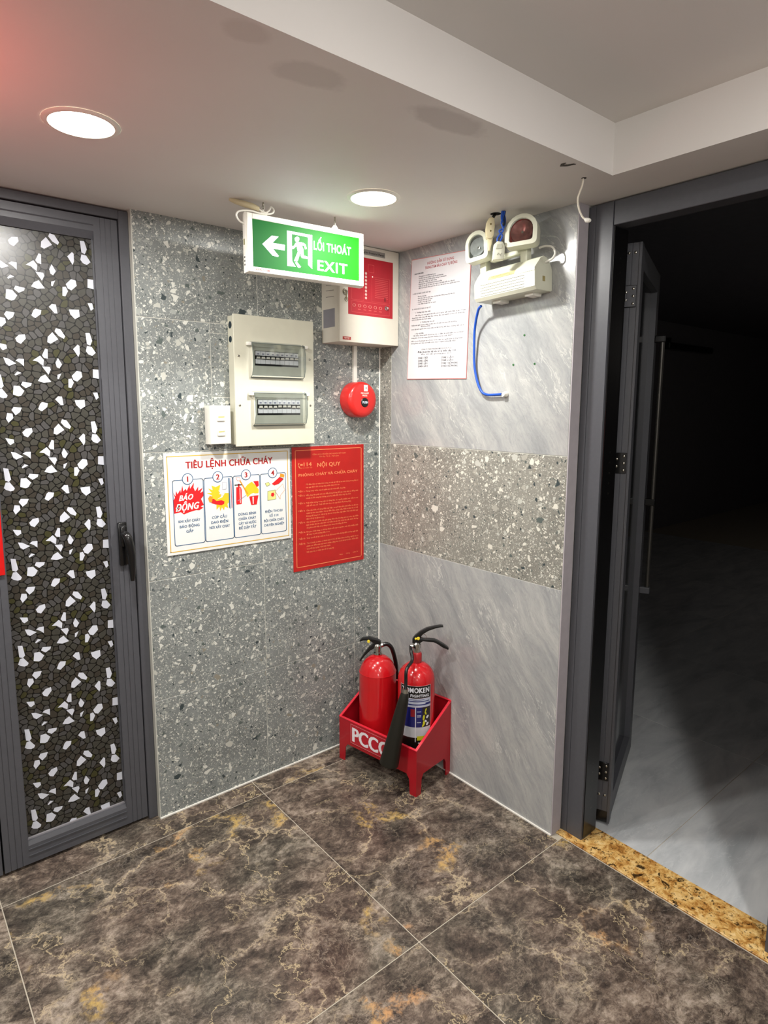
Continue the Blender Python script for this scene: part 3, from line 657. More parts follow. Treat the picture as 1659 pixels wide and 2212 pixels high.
# ================================================================ THINGS
# ---------------------------------------------------------------- downlights
M_LAMP = mat('lit_diffuser', 'fff6e6', .5, 0, 0, 5, em='fff3de', ems=22)
def downlight(x, y, label, z=H, e=DOWN_W):
    t = empty('downlight', (x, y, z)); tag(t, label, 'light', 'round recessed downlights')
    G().lathe([(.060, -.0015), (.0615, -.004), (.066, -.0045), (.0715, -.002), (.073, -.0002)], seg=40).to('trim_ring', M_WHITE, t, smooth=40)
    G().lathe([(0, -.0012), (.0605, -.0012)], seg=40).to('diffuser', M_LAMP, t)
    l = bmlight('downlight_beam', 'AREA', (0, 0, -.008), e, (1.0, .985, .955), t, shape='DISK', size=.10)
    return t
downlight(-.457, -.530, 'small round downlight in front of the exit sign near the corner')
downlight(-1.187, -.505, 'larger looking bright round downlight above the glass door')
downlight(-1.95, -.505, 'round downlight further left along the same ceiling strip')
downlight(-2.4, -1.9, 'round downlight in the raised tray left of the photographer', HT, DOWN_W*.6)
downlight(-.62, -1.95, 'round downlight in the raised tray facing the open doorway', HT, DOWN_W*.8)
downlight(-1.3, -3.2, 'round downlight in the raised tray behind the photographer', HT, DOWN_W*.6)
t = empty('tray_fill', (-1.15, -2.35, HT)); tag(t, 'unseen white disc with a fill light added in the raised tray', 'light')  # added out of view to brighten the side faces of the tray
G().lathe([(0, -.02), (.11, -.02), (.115, -.012), (.115, -.0002)], seg=36).to('tray_fill_base', M_WHITE, t, smooth=40)
bmlight('tray_fill_point', 'POINT', (0, 0, -.12), TRAY_W, (1.0, .975, .94), t, shadow_soft_size=.07)

# ---------------------------------------------------------------- exit sign
t = empty('exit_sign', (-.5327, -.3224, 1.794), (0, 0, -.0788)); tag(t, 'green illuminated LỐI THOÁT EXIT sign hanging from the ceiling on chains', 'sign')
SW, SH = .1919, .0795
g = G(); g.prism([(-SW, -SH), (SW, -SH), (SW, SH), (-SW, SH)], 0, .026, 'y', .004)
g.to('housing', M_WHITE, t, smooth=40)
g = G(); b_ = .0175; w2, h2 = SW-b_, SH-.0165
g.box(-SW+.002, -w2, -.004, .0005, -SH+.002, SH-.002, .0015).box(w2, SW-.002, -.004, .0005, -SH+.002, SH-.002, .0015)
g.box(-w2, w2, -.004, .0005, h2, SH-.002, .0015).box(-w2, w2, -.004, .0005, -SH+.002, -h2, .0015)
g.to('bezel', M_WHITE, t)
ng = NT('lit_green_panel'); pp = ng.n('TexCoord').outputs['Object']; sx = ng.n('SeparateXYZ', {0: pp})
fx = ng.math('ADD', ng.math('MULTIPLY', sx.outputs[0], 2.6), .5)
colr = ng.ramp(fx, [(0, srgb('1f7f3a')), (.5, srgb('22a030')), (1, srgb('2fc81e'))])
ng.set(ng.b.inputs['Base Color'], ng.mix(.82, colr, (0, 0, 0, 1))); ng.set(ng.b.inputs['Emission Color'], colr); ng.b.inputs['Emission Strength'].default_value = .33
ng.b.inputs['Roughness'].default_value = .6; ng.b.inputs['Specular IOR Level'].default_value = .15
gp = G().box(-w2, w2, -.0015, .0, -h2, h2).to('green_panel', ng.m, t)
MP = mat('lit_white_legend', 'e4e6f6', .6, 0, 0, 5, em='dcdcff', ems=.40, spec=.15)
S_ = DATA['sign']
g = G()
for k in ('arrow',): g.flat(S_[k], -.0019)
g.to('arrow', MP, gp)
g = G()
for k in ('door', 'body', 'foot', 'head'): g.flat(S_[k], -.0019)
g.to('running_figure', MP, gp)
tx = TX(); tx.add('LỐI THOÁT', .0165, .0088, .0235, width=.128, bold=.017, y=-.0019, sp=1.06, res=3); tx.to('lettering', MP, gp)
tx = TX(); tx.add('EXIT', .0285, -.0480, .0290, width=.103, bold=.026, y=-.0019, res=3, sp=1.12)
tx.to('lettering', MP, gp)
TX().add('KENTOM', -.1665, -.0722, .0052, width=.040, bold=.03, y=-.0044).to('brand_mark', mat('dull_red_print', '9a4a3c', .5), t)
for hx in (-.1345, .0965):        # local positions of the two chains
    g = G(); g.prism([(hx-.014, SH-.001), (hx+.014, SH-.001), (hx+.004, SH+.012), (hx-.004, SH+.012)], .010, .013, 'y')
    g.to('hanger_tab', M_WHITE, t)
    top = H-1.794
    g = G(); z = SH+.010; k = 0
    while z < top-.004:
        g.torus((hx, .0115, z+.005), .0042, .0011, 'y' if k % 2 else 'x', 14, 6, .75, 1.25); z += .0078; k += 1
    g.to('chain', M_STEEL, t, smooth=60)
    G().tube([(hx, .0115, top), (hx, .0115, top-.006), (hx+.004, .0115, top-.010), (hx, .0115, top-.014)], .0014, 8, 3).to('ceiling_hook', M_STEEL, t, smooth=60)
# supply cable with joint from the ceiling to the left end
G().tube([(-.222, .035, H-1.794), (-.212, .030, .110), (-.190, .020, .104), (-.166, .012, .099), (-.148, .010, .094)], [.005, .0065, .0085, .0085, .006], 12, 4).to('cable_joint', M_BEIGE, t, smooth=60)
G().tube([(-.148, .010, .094), (-.130, .010, .088), (-.118, .008, .096), (-.112, .008, .106), (-.104, .008, .098), (-.112, .008, .088), (-.14, .010, .084), (-.175, .010, .086), (-.205, .010, .080), (-.2145, .010, .068), (-.205, .012, .055), (-.19, .012, .050)], .0026, 8, 5).to('supply_cable', M_WHITE, t, smooth=60)
g = G()
for z in (-.058, -.048, -.038): g.lathe([(0, .0012), (.0025, .0012), (.003, 0)], (0, 0, 0), 8, 'x').xf(Matrix.Identity(4)) if False else g.box(-SW-.0008, -SW, .010, .0145, z-.0022, z+.0022)
g.to('test_button', M_BLACK, t)
G().box(-SW-.0008, -SW, .010, .017, -.005, .010).to('side_label', mat('faded_label', '8f8d62', .6), t)

# ---------------------------------------------------------------- distribution board
t = empty('distribution_board', (-.487, 0, 1.429)); tag(t, 'cream metal distribution board with two clear breaker windows', 'distribution board')
G().box(-.150, .148, -.036, -.0005, -.206, .207, .0015).to('enclosure', M_CREAM, t)
cov = G().box(-.152, .152, -.044, -.036, -.212, .211, .0015).to('cover', M_CREAM, t)
for zz, r_ in ((.178, .0115), (.133, .0105)):
    G().lathe([(0, -.0004), (r_*.93, -.0004), (r_, 0)], (-.150, -.018, zz), 20, 'x').to('knockout', mat('knockout_hole', '0c2430', .5), t)
for sx_, sz_ in ((-.1355, .080), (.1352, .081), (-.136, -.0777), (.136, -.0777)):
    s_ = G().lathe([(0, .0022), (.0026, .002), (.0038, .0008), (.0042, 0)], (sx_, -.044, sz_), 14, 'y').to('screw', M_STEEL, t, smooth=40)
    G().box(sx_-.0028, sx_+.0028, -.0465, -.0460, sz_-.0005, sz_+.0005).to('slot', M_BLACK, s_)
tcl = NT('clear_smoky_plastic'); tcl.b.inputs['Base Color'].default_value = (.80, .84, .84, 1); tcl.b.inputs['Roughness'].default_value = .05
trn = tcl.n('BsdfTransparent', {0: (.80, .83, .83, 1)}); gl = tcl.n('BsdfGlossy', {0: (1, 1, 1, 1), 'Roughness': .06})
fr = tcl.n('Fresnel', {'IOR': 1.5})
ms = tcl.n('MixShader', {0: tcl.math('ADD', fr.outputs[0], .03), 1: trn.outputs[0], 2: gl.outputs[0]}); tcl.t.links.new(ms.outputs[0], tcl.out.inputs[0])
M_CLEAR = tcl.m
M_CEDGE = mat('smoky_plastic_edge', '5d6966', .15, coat=.3)
M_BRK = mat('breaker_grey', 'cfcfd0', .45); M_BRKB = mat('breaker_black', '101210', .4); M_TOG = mat('toggle_cream', 'cfc9b8', .4); M_BLK2 = mat('bezel_grey', 'a5a698', .5)
def window(zc, zt, zbm, rowt, rowb, kinds, xo):
    f_ = G(); f_.box(-.092+xo, .100+xo, -.0450, -.044, zbm-.004, zt+.002)
    wf = f_.to('window_frame', M_BLK2, t)
    zz0, zz1 = rowb, rowt
    # row of breakers
    n = 9; x0, x1 = -.076+xo, .087+xo; wd = (x1-x0)/n
    row = G().box(x0-.002, x1+.002, -.0452, -.044, zz0-.006, zz1+.002).to('breaker_row', M_BRKB, t)
    for i in range(n):
        a = x0+i*wd+.0005; b = x0+(i+1)*wd-.0005; hgt = zz1-zz0
        q = G(); q.box(a, b, -.049, -.045, zz0, zz0+hgt*.36, .0004, mi=0); q.box(a, b, -.049, -.045, zz1-hgt*.34, zz1, .0004, mi=0)
        q.box(a, b, -.0475, -.045, zz0+hgt*.36, zz1-hgt*.34, mi=1)
        up = kinds[i] == 'u'
        c_ = (a+b)/2
        zt_ = zz0+hgt*(.40 if not up else .44)
        q.prism([(c_-.0068, zt_), (c_-.0050, zt_+hgt*.16), (c_+.0050, zt_+hgt*.16), (c_+.0068, zt_)], -.0535, -.0475, 'y', .0008, mi=2)
        q.box(c_-.004, c_+.004, -.0493, -.049, zz1-hgt*.26, zz1-hgt*.16, mi=3)
        q.to('breaker', [M_BRK, M_BRKB, M_TOG, mat('faint_print', '77788a', .5)], row)
    # clear curved flap: hinged at the top, bulging
    X0, X1 = -.0945+xo, .1055+xo
    arc = [(-.0455, zt), (-.060, zt-.004), (-.066, zt-(zt-zbm)*.35), (-.066, zt-(zt-zbm)*.7), (-.058, zbm+.006), (-.0465, zbm)]
    g = G()
    for (ya, za), (yb, zb_) in zip(arc, arc[1:]):
        va = [g.bm.verts.new(p) for p in ((X0, ya, za), (X1, ya, za), (X1, yb, zb_), (X0, yb, zb_))]
        g.bm.faces.new(va)
    for xx in (X0, X1): g.bm.faces.new([g.bm.verts.new((xx, ya, za)) for ya, za in arc])
    fl_ = g.to('window_flap', M_CLEAR, t)
    g = G()
    for xx in (X0, X1): g.tube([(xx, ya, za) for ya, za in arc], .0009, 6)
    g.tube([(X0, arc[-1][0], zbm), (X1, arc[-1][0], zbm)], .0011, 6).tube([(X0, -.058, zbm+.006), (X1, -.058, zbm+.006)], .0008, 6).tube([(X0, arc[1][0], arc[1][1]), (X1, arc[1][0], arc[1][1])], .0012, 6)
    g.to('flap_edge', M_CEDGE, fl_)
    for xx, s_ in ((X0, -1), (X1, 1)):
        G().box(min(xx, xx+s_*.0155), max(xx, xx+s_*.0155), -.060, -.044, zt-.013, zt-.001, .003, 2).to('hinge_knob', M_WHITE, t, smooth=40)
window(0, .127, .014, .098, .058, 'dddddduuu', -.001)
window(0, -.033, -.144, -.060, -.104, 'dddduuudd', .004)

# ---------------------------------------------------------------- small switch box
t = empty('switch_box', (-.690, 0, 1.289)); tag(t, 'small white surface box with two labelled switches beside the cream board', 'switch')
G().prism([(-.037, -.0615), (.0345, -.0615), (.0345, .0615), (-.037, .0615)], -.043, -.0005, 'y', .0035).to('case', M_WHITE, t, smooth=40)
for zz, rz in ((.0225, .02), (-.0245, .1)):
    rk = G().box(-.014, .013, -.047, -.043, zz-.0105, zz+.0095, .002, 2).to('rocker', M_WHITE, t, smooth=40)
    G().prism([(-.011, zz-.001+rz*0), (.011, zz+rz*.03), (.011, zz+.0065), (-.011, zz+.0055)], -.0475, -.0471, 'y').to('paper_label', mat('yellowed_label', 'd6cf9a', .7), rk)
    TX().add('CẤP NƯỚC' if zz > 0 else 'NGUỒN', -.009, zz+.0018, .0022, width=.018, bold=.02, y=-.0477).to('handwriting', mat('brown_ink', '8a7a3c', .7), rk) if False else G().box(-.009, .009, -.0478, -.0476, zz+.0022, zz+.0034).to('ink_line', mat('brown_ink', 'a39446', .7), rk)

# ---------------------------------------------------------------- fire alarm control panel
t = empty('fire_alarm_panel', (-.130, 0, 1.7405)); tag(t, 'ivory fire alarm control panel with red faceplate under the ceiling', 'alarm panel')
G().box(-.140, .127, -.098, -.0005, -.167, .1665, .001).to('case', M_IVORY, t)
dr = G().box(-.141, .128, -.112, -.099, -.1675, .1665, .0012).to('door', M_IVORY, t)
fp = G().box(-.1045, .0985, -.1128, -.112, -.0715, .127).to('faceplate', mat('red_faceplate', 'b01f2c', .35, coat=.2), dr)
for i in range(8): G().lathe([(0, .0012), (.0035, .001), (.0048, 0)], (-.026, -.1128, .0742-i*.0120), 14, 'y').to('zone_lamp', mat('frosted_lamp', 'd9b8b0', .3), fp) if i < 8 else None
M_RING = mat('button_ring', 'd98a80', .4)
for i in range(6):
    x = -.0790+i*.0238
    G().torus((x, -.1130, -.0392), .0062, .0011, 'y', 18, 6, 1, .75).to('push_button', M_RING, fp, smooth=60)
G().lathe([(0, .010), (.004, .010), (.0045, .003), (.0070, .002), (.0072, 0)], (.0665, -.1128, -.037), 16, 'y').to('key_switch', M_CHROME, fp, smooth=40)
g = G(); M_PL = mat('pale_red_print', 'd8605c', .5)
def frame2(g, x0, x1, z0, z1, w_, y):
    for a in ((x0, z0, x1, z0+w_), (x0, z1-w_, x1, z1), (x0, z0+w_, x0+w_, z1-w_), (x1-w_, z0+w_, x1, z1-w_)):
        g.flat([(a[0], a[1]), (a[2], a[1]), (a[2], a[3]), (a[0], a[3])], y)
frame2(g, -.090, .083, -.063, -.024, .0008, -.1131); frame2(g, .000, .083, -.020, .066, .0006, -.1131); frame2(g, -.090, -.036, -.020, .110, .0006, -.1131)
frame2(g, -.017, .010, .080, .106, .0008, -.1131)
for i in range(11): g.flat([(.015, .058-i*.0062), (.075, .058-i*.0062), (.075, .0592-i*.0062), (.015, .0592-i*.0062)], -.1131)
for i in range(5): g.flat([(-.062+i*.024, -.053), (-.050+i*.024, -.053), (-.050+i*.024, -.0505), (-.062+i*.024, -.0505)], -.1131)
g.to('printed_lines', M_PL, fp)
G().box(.058, .060, -.1133, -.1129, -.014, .000).box(.063, .065, -.1133, -.1129, -.014, .000).to('display_digit', mat('dark_red_digit', '5c0d12', .4), fp)
G().lathe([(0, .001), (.0016, .001), (.002, 0)], (.003, -.1128, .066), 8, 'y').to('status_lamp', mat('lit_status', 'ffd9c8', .4, em='ffc8b0', ems=1.2), fp)
np_ = G().box(-.075, .061, -.1128, -.112, .1375, .1555).to('name_plate', mat('grey_name_plate', '8f8c86', .4), dr)
TX().add('Fire Alarm Control Panel', -.072, .1425, .0066, width=.128, bold=.02, y=-.1131).to('lettering', M_BLACK, np_)
lg = G().box(-.1285, -.0935, -.1126, -.112, -.160, -.1495).to('brand_plate', mat('brand_red', 'a8322a', .4), dr)
TX().add('YYY', -.111, -.1580, .0062, width=.024, align='c', bold=.06, y=-.1129).to('lettering', mat('pale_print', 'f0dcd0', .5), lg)
lk = G().lathe([(0, .006), (.006, .006), (.009, .004), (.0095, 0)], (-.1165, -.112, -.001), 18, 'y').to('key_lock', M_STEEL, dr, smooth=40)
G().box(-.1185, -.1145, -.119, -.117, -.026, .004, .001).torus((-.1165, -.118, -.024), .007, .001, 'y', 14, 5).torus((-.127, -.119, .002), .007, .001, 'x', 14, 5).to('key', mat('brass_grey', '8d8468', .35, .9), lk)
for zz in (.065, .028, .0095, -.012): G().prism([(-.078, zz-.001), (-.030, zz+.0015), (-.028, zz+.003), (-.076, zz+.0005)], -.1408, -.140, 'x').to('vent_slot', mat('slot_shadow', '6d6660', .7), t)
G().box(-.1406, -.140, -.082, -.012, -.115, -.052).to('side_label', mat('grey_side_label', '8e8c92', .5), t)
# white trunking from panel to call point
o = G().box(-.1345, -.1195, -.0125, -.0005, 1.437, 1.5728, .001).to('cable_trunking', M_WHITE); tag(o, 'short white cable trunking between the alarm panel and red call point', 'trunking')
# ---------------------------------------------------------------- call point
t = empty('fire_call_point', (-.1275, 0, 1.3735)); tag(t, 'round red push call point on the terrazzo wall', 'call point')
G().lathe([(0, .064), (.045, .0635), (.058, .061), (.0645, .055), (.0665, .048), (.0665, .004), (.064, .0005), (0, .0005)], (0, 0, 0), 48, 'y').to('body', M_REDPL, t, smooth=35)
bt = G().lathe([(0, .0665), (.0155, .066), (.0175, .0640)], (.004, 0, -.010), 28, 'y').to('push_button', M_BLACK, t, smooth=40)
TX().add('PUSH', .004, -.0135, .0082, width=.0245, align='c', bold=.05, y=-.0672).to('lettering', mat('bluish_white_print', 'dfe8f5', .4), bt)
st = G().box(.0, .0175, -.0648, -.0634, .031, .0545).to('white_sticker', M_WHITE, t)
G().box(.007, .011, -.0652, -.0648, .040, .046).to('sticker_mark', mat('grey_print', '6b6b70', .5), st)
TX().add('FIRE ALARM', .004, .0215, .0058, width=.037, align='c', bold=.05, y=-.0645).add('PRESS', .004, .0125, .0058, width=.022, align='c', bold=.05, y=-.0645).to('lettering', mat('pale_print', 'f0dcd0', .5), t)

# ---------------------------------------------------------------- fire order poster
D = DATA['poster']; F_ = DATA['frames']
t = empty('fire_order_poster', (-.6405, 0, 1.0405)); tag(t, 'white TIÊU LỆNH CHỮA CHÁY poster with four pictogram panels', 'poster')
M_PW = mat('poster_white', 'e6e7e4', .35, 0, .01)
M_NAVY = mat('poster_blue', '3e6388', .5); M_DRED = mat('poster_dark_red', 'a81a1c', .5); M_PRED = mat('poster_red', 'dc1f24', .5); M_PYEL = mat('poster_yellow', 'f4c52a', .5); M_PGOLD = mat('poster_gold', 'd6ae3c', .5)
G().box(-.2255, .2265, -.0035, -.0003, -.1630, .1615, .0005).to('board', M_PW, t)
g = G()
Y0 = -.0039
def line(g, pts, w_, y, mi=0):
    for (ax, az), (bx, bz) in zip(pts, pts[1:]):
        dx, dz = bx-ax, bz-az; L_ = math.hypot(dx, dz) or 1; nx, nz = -dz/L_*w_/2, dx/L_*w_/2; ex, ez = dx/L_*w_/2, dz/L_*w_/2
        g.flat([(ax-nx-ex, az-nz-ez), (bx-nx+ex, bz-nz+ez), (bx+nx+ex, bz+nz+ez), (ax+nx-ex, az+nz-ez)], y, mi)
yb = [(-.2155, .1515), (.2165, .1515), (.2165, -.1525), (-.2155, -.1525)]
line(g, yb+[yb[0]], .0026, Y0); g.to('gold_border', M_PGOLD, t)
g = G()
px = [(-.2007, -.1000), (-.0970, .0030), (.0055, .1045), (.1075, .2070)]
for a, b in px:
    r_ = .006; z0, z1 = -.134, .0758
    pts = []
    for cx, cz, a0 in ((b-r_, z1-r_, 0), (a+r_, z1-r_, 90), (a+r_, z0+r_, 180), (b-r_, z0+r_, 270)):
        for k in range(4): an = R(a0+k*30); pts.append((cx+r_*math.cos(an), cz+r_*math.sin(an)))
    line(g, pts+[pts[0]], .0022, Y0)
g.to('panel_frame', M_NAVY, t)
cxs = [-.1515, -.0490, .0530, .1555]
def circ(cx, cz, r_, n=24): return [(cx+r_*math.cos(2*PI*i/n), cz+r_*math.sin(2*PI*i/n)) for i in range(n)]
TX().add('TIÊU LỆNH CHỮA CHÁY', 0, .1115, .0215, width=.312, align='c', bold=.034, y=Y0, res=3).to('red_lettering', M_DRED, t)
for i, cx in enumerate(cxs):
    g = G(); g.flat(circ(cx, .0778, .0185), Y0-.0002, 0); g.flat(circ(cx, .0778, .0160), Y0-.0004, 1)
    nr = g.to('number_roundel', [M_NAVY, M_PW], t)
    TX().add(str(i+1), cx, .0693, .0170, align='c', bold=.045, y=Y0-.0006, res=3).to('number', M_DRED, nr)
def para(tx, cx, z0, dz, lines, cap, maxw=.09, bold=.03):
    tx = TX()
    for i, s_ in enumerate(lines): tx.add(s_, cx, z0-i*dz, cap, align='c', bold=bold, y=Y0, maxw=maxw)
    tx.to('blue_caption', M_NAVY, t)
para(None, -.1505, -.0610, .0172, ['KHI XẢY CHÁY', 'BÁO ĐỘNG', 'GẤP'], .0085, .072)
para(None, -.0470, -.0600, .0165, ['CÚP CẦU', 'DAO ĐIỆN', 'NƠI XẢY CHÁY'], .0085, .072)
para(None, .0545, -.0600, .0158, ['DÙNG BÌNH', 'CHỮA CHÁY', 'CÁT VÀ NƯỚC', 'ĐỂ DẬP TẮT'], .0085, .066)
para(None, .1575, -.0610, .0160, ['ĐIỆN THOẠI', 'SỐ 114', 'ĐỘI CHỮA CHÁY', 'CHUYÊN NGHIỆP'], .0082, .080)
g = G(); g.flat(D['flame'], Y0); g.to('flame_picture', M_PRED, t)
tx = TX(); tx.add('BÁO', -.182, .0095, .0175, width=.047, bold=.05, y=Y0-.0003, shear=.35, rot=.05).add('ĐỘNG', -.193, -.0235, .0215, width=.078, bold=.05, y=Y0-.0003, shear=.35, rot=.05)
tx.to('white_lettering', M_PW, t)
g = G()
mats5 = [M_PYEL, M_PRED, mat('poster_orange', 'e8962a', .5), M_PW, M_NAVY, M_BLACK, mat('poster_pale_yellow', 'd9dc8a', .5), mat('poster_lilac', '9a8fb0', .5)]
for k, mi, dy in (('burst', 0, 0), ('arm', 1, 1), ('fist', 2, 2), ('swbox', 3, 2), ('line1', 4, 1), ('line2', 7, 1)): g.flat(D[k], Y0-.0002*dy, mi)
line(g, D['swbox']+[D['swbox'][0]], .0007, Y0-.0007, 7)
g.flat([(D['line1'][0][0]+.0085, .07), (D['line1'][0][0]+.0098, .07), (D['line1'][0][0]+.0115, -.03), (D['line1'][0][0]+.0102, -.03)], Y0-.0003, 1)
wj = [(-.0490, .0330), (-.0375, .0300), (-.0340, .0420), (-.0300, .0290), (-.0240, .0260), (-.0310, .0210), (-.0330, .0130), (-.0400, .0200), (-.0470, .0190), (-.0430, .0250)]
g.flat(wj, Y0-.0006, 3)
g.to('switch_off_picture', mats5, t)
g = G()
for k, mi, dy in (('sand', 0, 0), ('helmet', 1, 1), ('bucket', 1, 2), ('handle', 2, 1), ('shovel', 3, 1), ('extbody', 1, 1), ('extneck', 1, 1), ('exthandle', 5, 1)): g.flat(D[k], Y0-.0002*dy, mi)
line(g, D['shovel']+[D['shovel'][0]], .0008, Y0-.0005, 1)
b0 = D['bucket'][0]; g.flat([(b0[0]+.012, b0[1]-.001), (b0[0]+.017, b0[1]-.001), (b0[0]+.016, b0[1]-.026), (b0[0]+.0125, b0[1]-.026)], Y0-.0007, 3)
g.flat([(b0[0]+.0005, b0[1]+.002), (b0[0]+.008, b0[1]+.010), (b0[0]+.016, b0[1]+.012), (b0[0]+.026, b0[1]+.008), (b0[0]+.030, b0[1]+.003)], Y0-.0007, 3)
e0 = D['extbody'][0]; g.flat([(e0[0]+.012, e0[1]-.004), (e0[0]+.0145, e0[1]-.004), (e0[0]+.0145, e0[1]-.055), (e0[0]+.012, e0[1]-.055)], Y0-.0005, 3)
line(g, [(e0[0]+.004, e0[1]-.047), (e0[0]+.018, e0[1]-.040), (e0[0]+.036, e0[1]-.030)], .0015, Y0-.0006, 7)
g.to('fire_fighting_picture', mats5, t)
g = G()
for k, mi, dy in (('boot', 1, 1), ('cuff', 2, 2), ('phone', 6, 0), ('dial', 1, 1), ('dove', 6, 1), ('hand', 3, 1)): g.flat(D[k], Y0-.0002*dy, mi)
line(g, D['hand']+[D['hand'][0]], .0009, Y0-.0006, 2); line(g, D['phone']+[D['phone'][0]], .0007, Y0-.0004, 5); line(g, D['boot'][:3], .001, Y0-.0006, 5)
line(g, D['dove']+[D['dove'][0]], .0007, Y0-.0006, 5)
g.to('telephone_picture', mats5, t)

# ---------------------------------------------------------------- red regulation board
t = empty('regulation_board', (-.2441, 0, .9755)); tag(t, 'red NỘI QUY fire regulation board with orange lettering', 'notice board')
G().box(-.1610, .1620, -.0035, -.0003, -.2285, .2285, .0005).to('board', M_REDSG, t)
M_OR = mat('orange_print', 'f08a5a', .5)
g = G(); yb = [(-.1475, .2160), (.1495, .2160), (.1495, -.2135), (-.1475, -.2135)]; line(g, yb+[yb[0]], .0026, Y0); g.to('border', M_OR, t)
tx = TX()
tx.add('CỘNG HÒA XÃ HỘI CHỦ NGHĨA VIỆT NAM', 0, .1965, .0048, width=.150, align='c', y=Y0, res=1)
tx.add('Độc lập - Tự do - Hạnh phúc', 0, .1880, .0048, width=.088, align='c', y=Y0, res=1)
tx.add('114', -.1130, .1580, .0135, width=.034, bold=.03, y=Y0).add('KHI CÓ CHÁY GỌI', -.1300, .1500, .0040, width=.053, y=Y0, res=1)
tx.add('NỘI QUY', -.002, .1530, .0140, width=.104, align='c', bold=.03, y=Y0)
tx.add('PHÒNG CHÁY VÀ CHỮA CHÁY', -.002, .1215, .0098, width=.266, align='c', bold=.03, y=Y0)
tx.to('heading', M_OR, t)
g = G(); line(g, [(-.1330, .1690), (-.1355, .1620), (-.1300, .1540)], .0035, Y0); line(g, [(-.1245, .1640), (-.1200, .1640)], .006, Y0); g.to('handset_symbol', M_OR, t)
body = [(.0905, None, ['Để đảm bảo an toàn tính mạng, tài sản và trật tự an ninh chung trong đơn vị', 'nay quy định việc phòng cháy chữa cháy như sau']),
 (.0660, 'ĐIỀU 1:', ['Phòng cháy chữa cháy là nghĩa vụ của toàn thể công dân.']),
 (.0505, 'ĐIỀU 2:', ['Mỗi công dân phải tích cực đề phòng không để nạn cháy xảy ra, đồng thời', 'chuẩn bị sẵn sàng lực lượng, phương tiện để chữa cháy kịp thời.']),
 (.0225, 'ĐIỀU 3:', ['Phải thận trọng trong việc sử dụng lửa, các nguồn nhiệt, hoá chất và các', 'chất dễ cháy nổ. Triệt để tuân theo các quy định về phòng cháy.']),
 (-.0055, 'ĐIỀU 4:', ['Cấm câu mắc, sử dụng điện tuỳ tiện, sau giờ làm việc phải kiểm tra lại các', 'thiết bị tiêu thụ điện. Chú ý đến đèn, quạt, bếp điện trước lúc ra về.', 'Không để hàng hoá, vật tư áp sát vào bóng đèn, dây điện. Phải tuân thủ quy', 'định về kỹ thuật an toàn.']),
 (-.0490, 'ĐIỀU 5:', ['Vật tư hàng hoá phải xếp gọn gàng, đảm bảo khoảng cách an toàn, tạo điều', 'kiện thuận lợi cho việc bảo vệ, kiểm tra và cứu chữa khi cần thiết. Không', 'dùng khoá mở nắp phuy xăng và các dung môi bằng sắt thép.']),
 (-.0850, 'ĐIỀU 6:', ['Khi giao nhận hàng, xe không được nổ máy trong kho, nơi chứa nhiều chất', 'dễ cháy và phải hướng đầu xe ra.']),
 (-.1090, 'ĐIỀU 7:', ['Trên các lối đi lại, nhất là ở các lối thoát hiểm không để chướng ngại vật.']),
 (-.1280, 'ĐIỀU 8:', ['Đơn vị hoặc cá nhân có thành tích PCCC sẽ được khen thưởng, người nào vi', 'phạm các điều trên tuỳ trách nhiệm nặng nhẹ mà bị xử lý từ kiểm điểm đến', 'truy tố theo pháp luật hiện hành.']),
 (-.1610, None, ['Nội quy này có hiệu lực kể từ ngày ký.'])]
tx = TX()
for z, hd_, ls in body:
    if hd_: tx.add(hd_, -.1385, z-.002, .0052, width=.029, bold=.03, y=Y0, res=1)
    for i, s_ in enumerate(ls): tx.add(s_, -.1045, z-.002-i*.0105, .0050, y=Y0, bold=.015, res=1, width=.2385 if len(s_) > 66 else len(s_)*.00325)
tx.add('Ngày      tháng      năm 20', .1335, -.194, .0046, width=.090, align='r', y=Y0, res=1)
tx.to('clauses', M_OR, t)
print('signs text done')
# ---------------------------------------------------------------- white instruction sheet (right wall)
t = empty('instruction_sheet', (0, -.3185, 1.6555), WR); tag(t, 'white sheet of printed instructions with pink edge on the marble wall', 'notice')
t.rotation_euler = (0, R(1.2), R(-90))
def zz(z): return z-1.6555
G().prism([(-.1505, -.2100), (.1470, -.2100), (.1490, .2040), (-.1385, .2120)], -.0030, -.0003, 'y').to('board', mat('sheet_pink_edge', 'c9807c', .5), t)
G().prism([(-.1480, -.2075), (.1455, -.2075), (.1475, .2020), (-.1365, .2096)], -.0034, -.0030, 'y').to('paper', mat('sheet_white', 'd3d2d4', .4, 0, .01), t)
YP = -.0037
M_INK = mat('faded_black_ink', '3a3b41', .6); M_RINK = mat('faded_red_ink', 'b0585c', .6)
tx = TX()
tx.add('HƯỚNG DẪN SỬ DỤNG', .0080, zz(1.8400), .0085, width=.128, align='c', bold=.03, y=YP)
tx.add('TRUNG TÂM BÁO CHÁY TỰ ĐỘNG', .0100, zz(1.8255), .0085, width=.156, align='c', bold=.03, y=YP)
tx.to('red_heading', M_RINK, t)
tx = TX()
def ln(s_, x, z, cap=.0042, w=None, b=.01, a='l'): tx.add(s_, x, zz(z), cap, width=w, y=YP, bold=b, align=a, res=1)
ln('I. TRẠNG THÁI BÌNH THƯỜNG', -.123, 1.813, .0045, .048, .04)
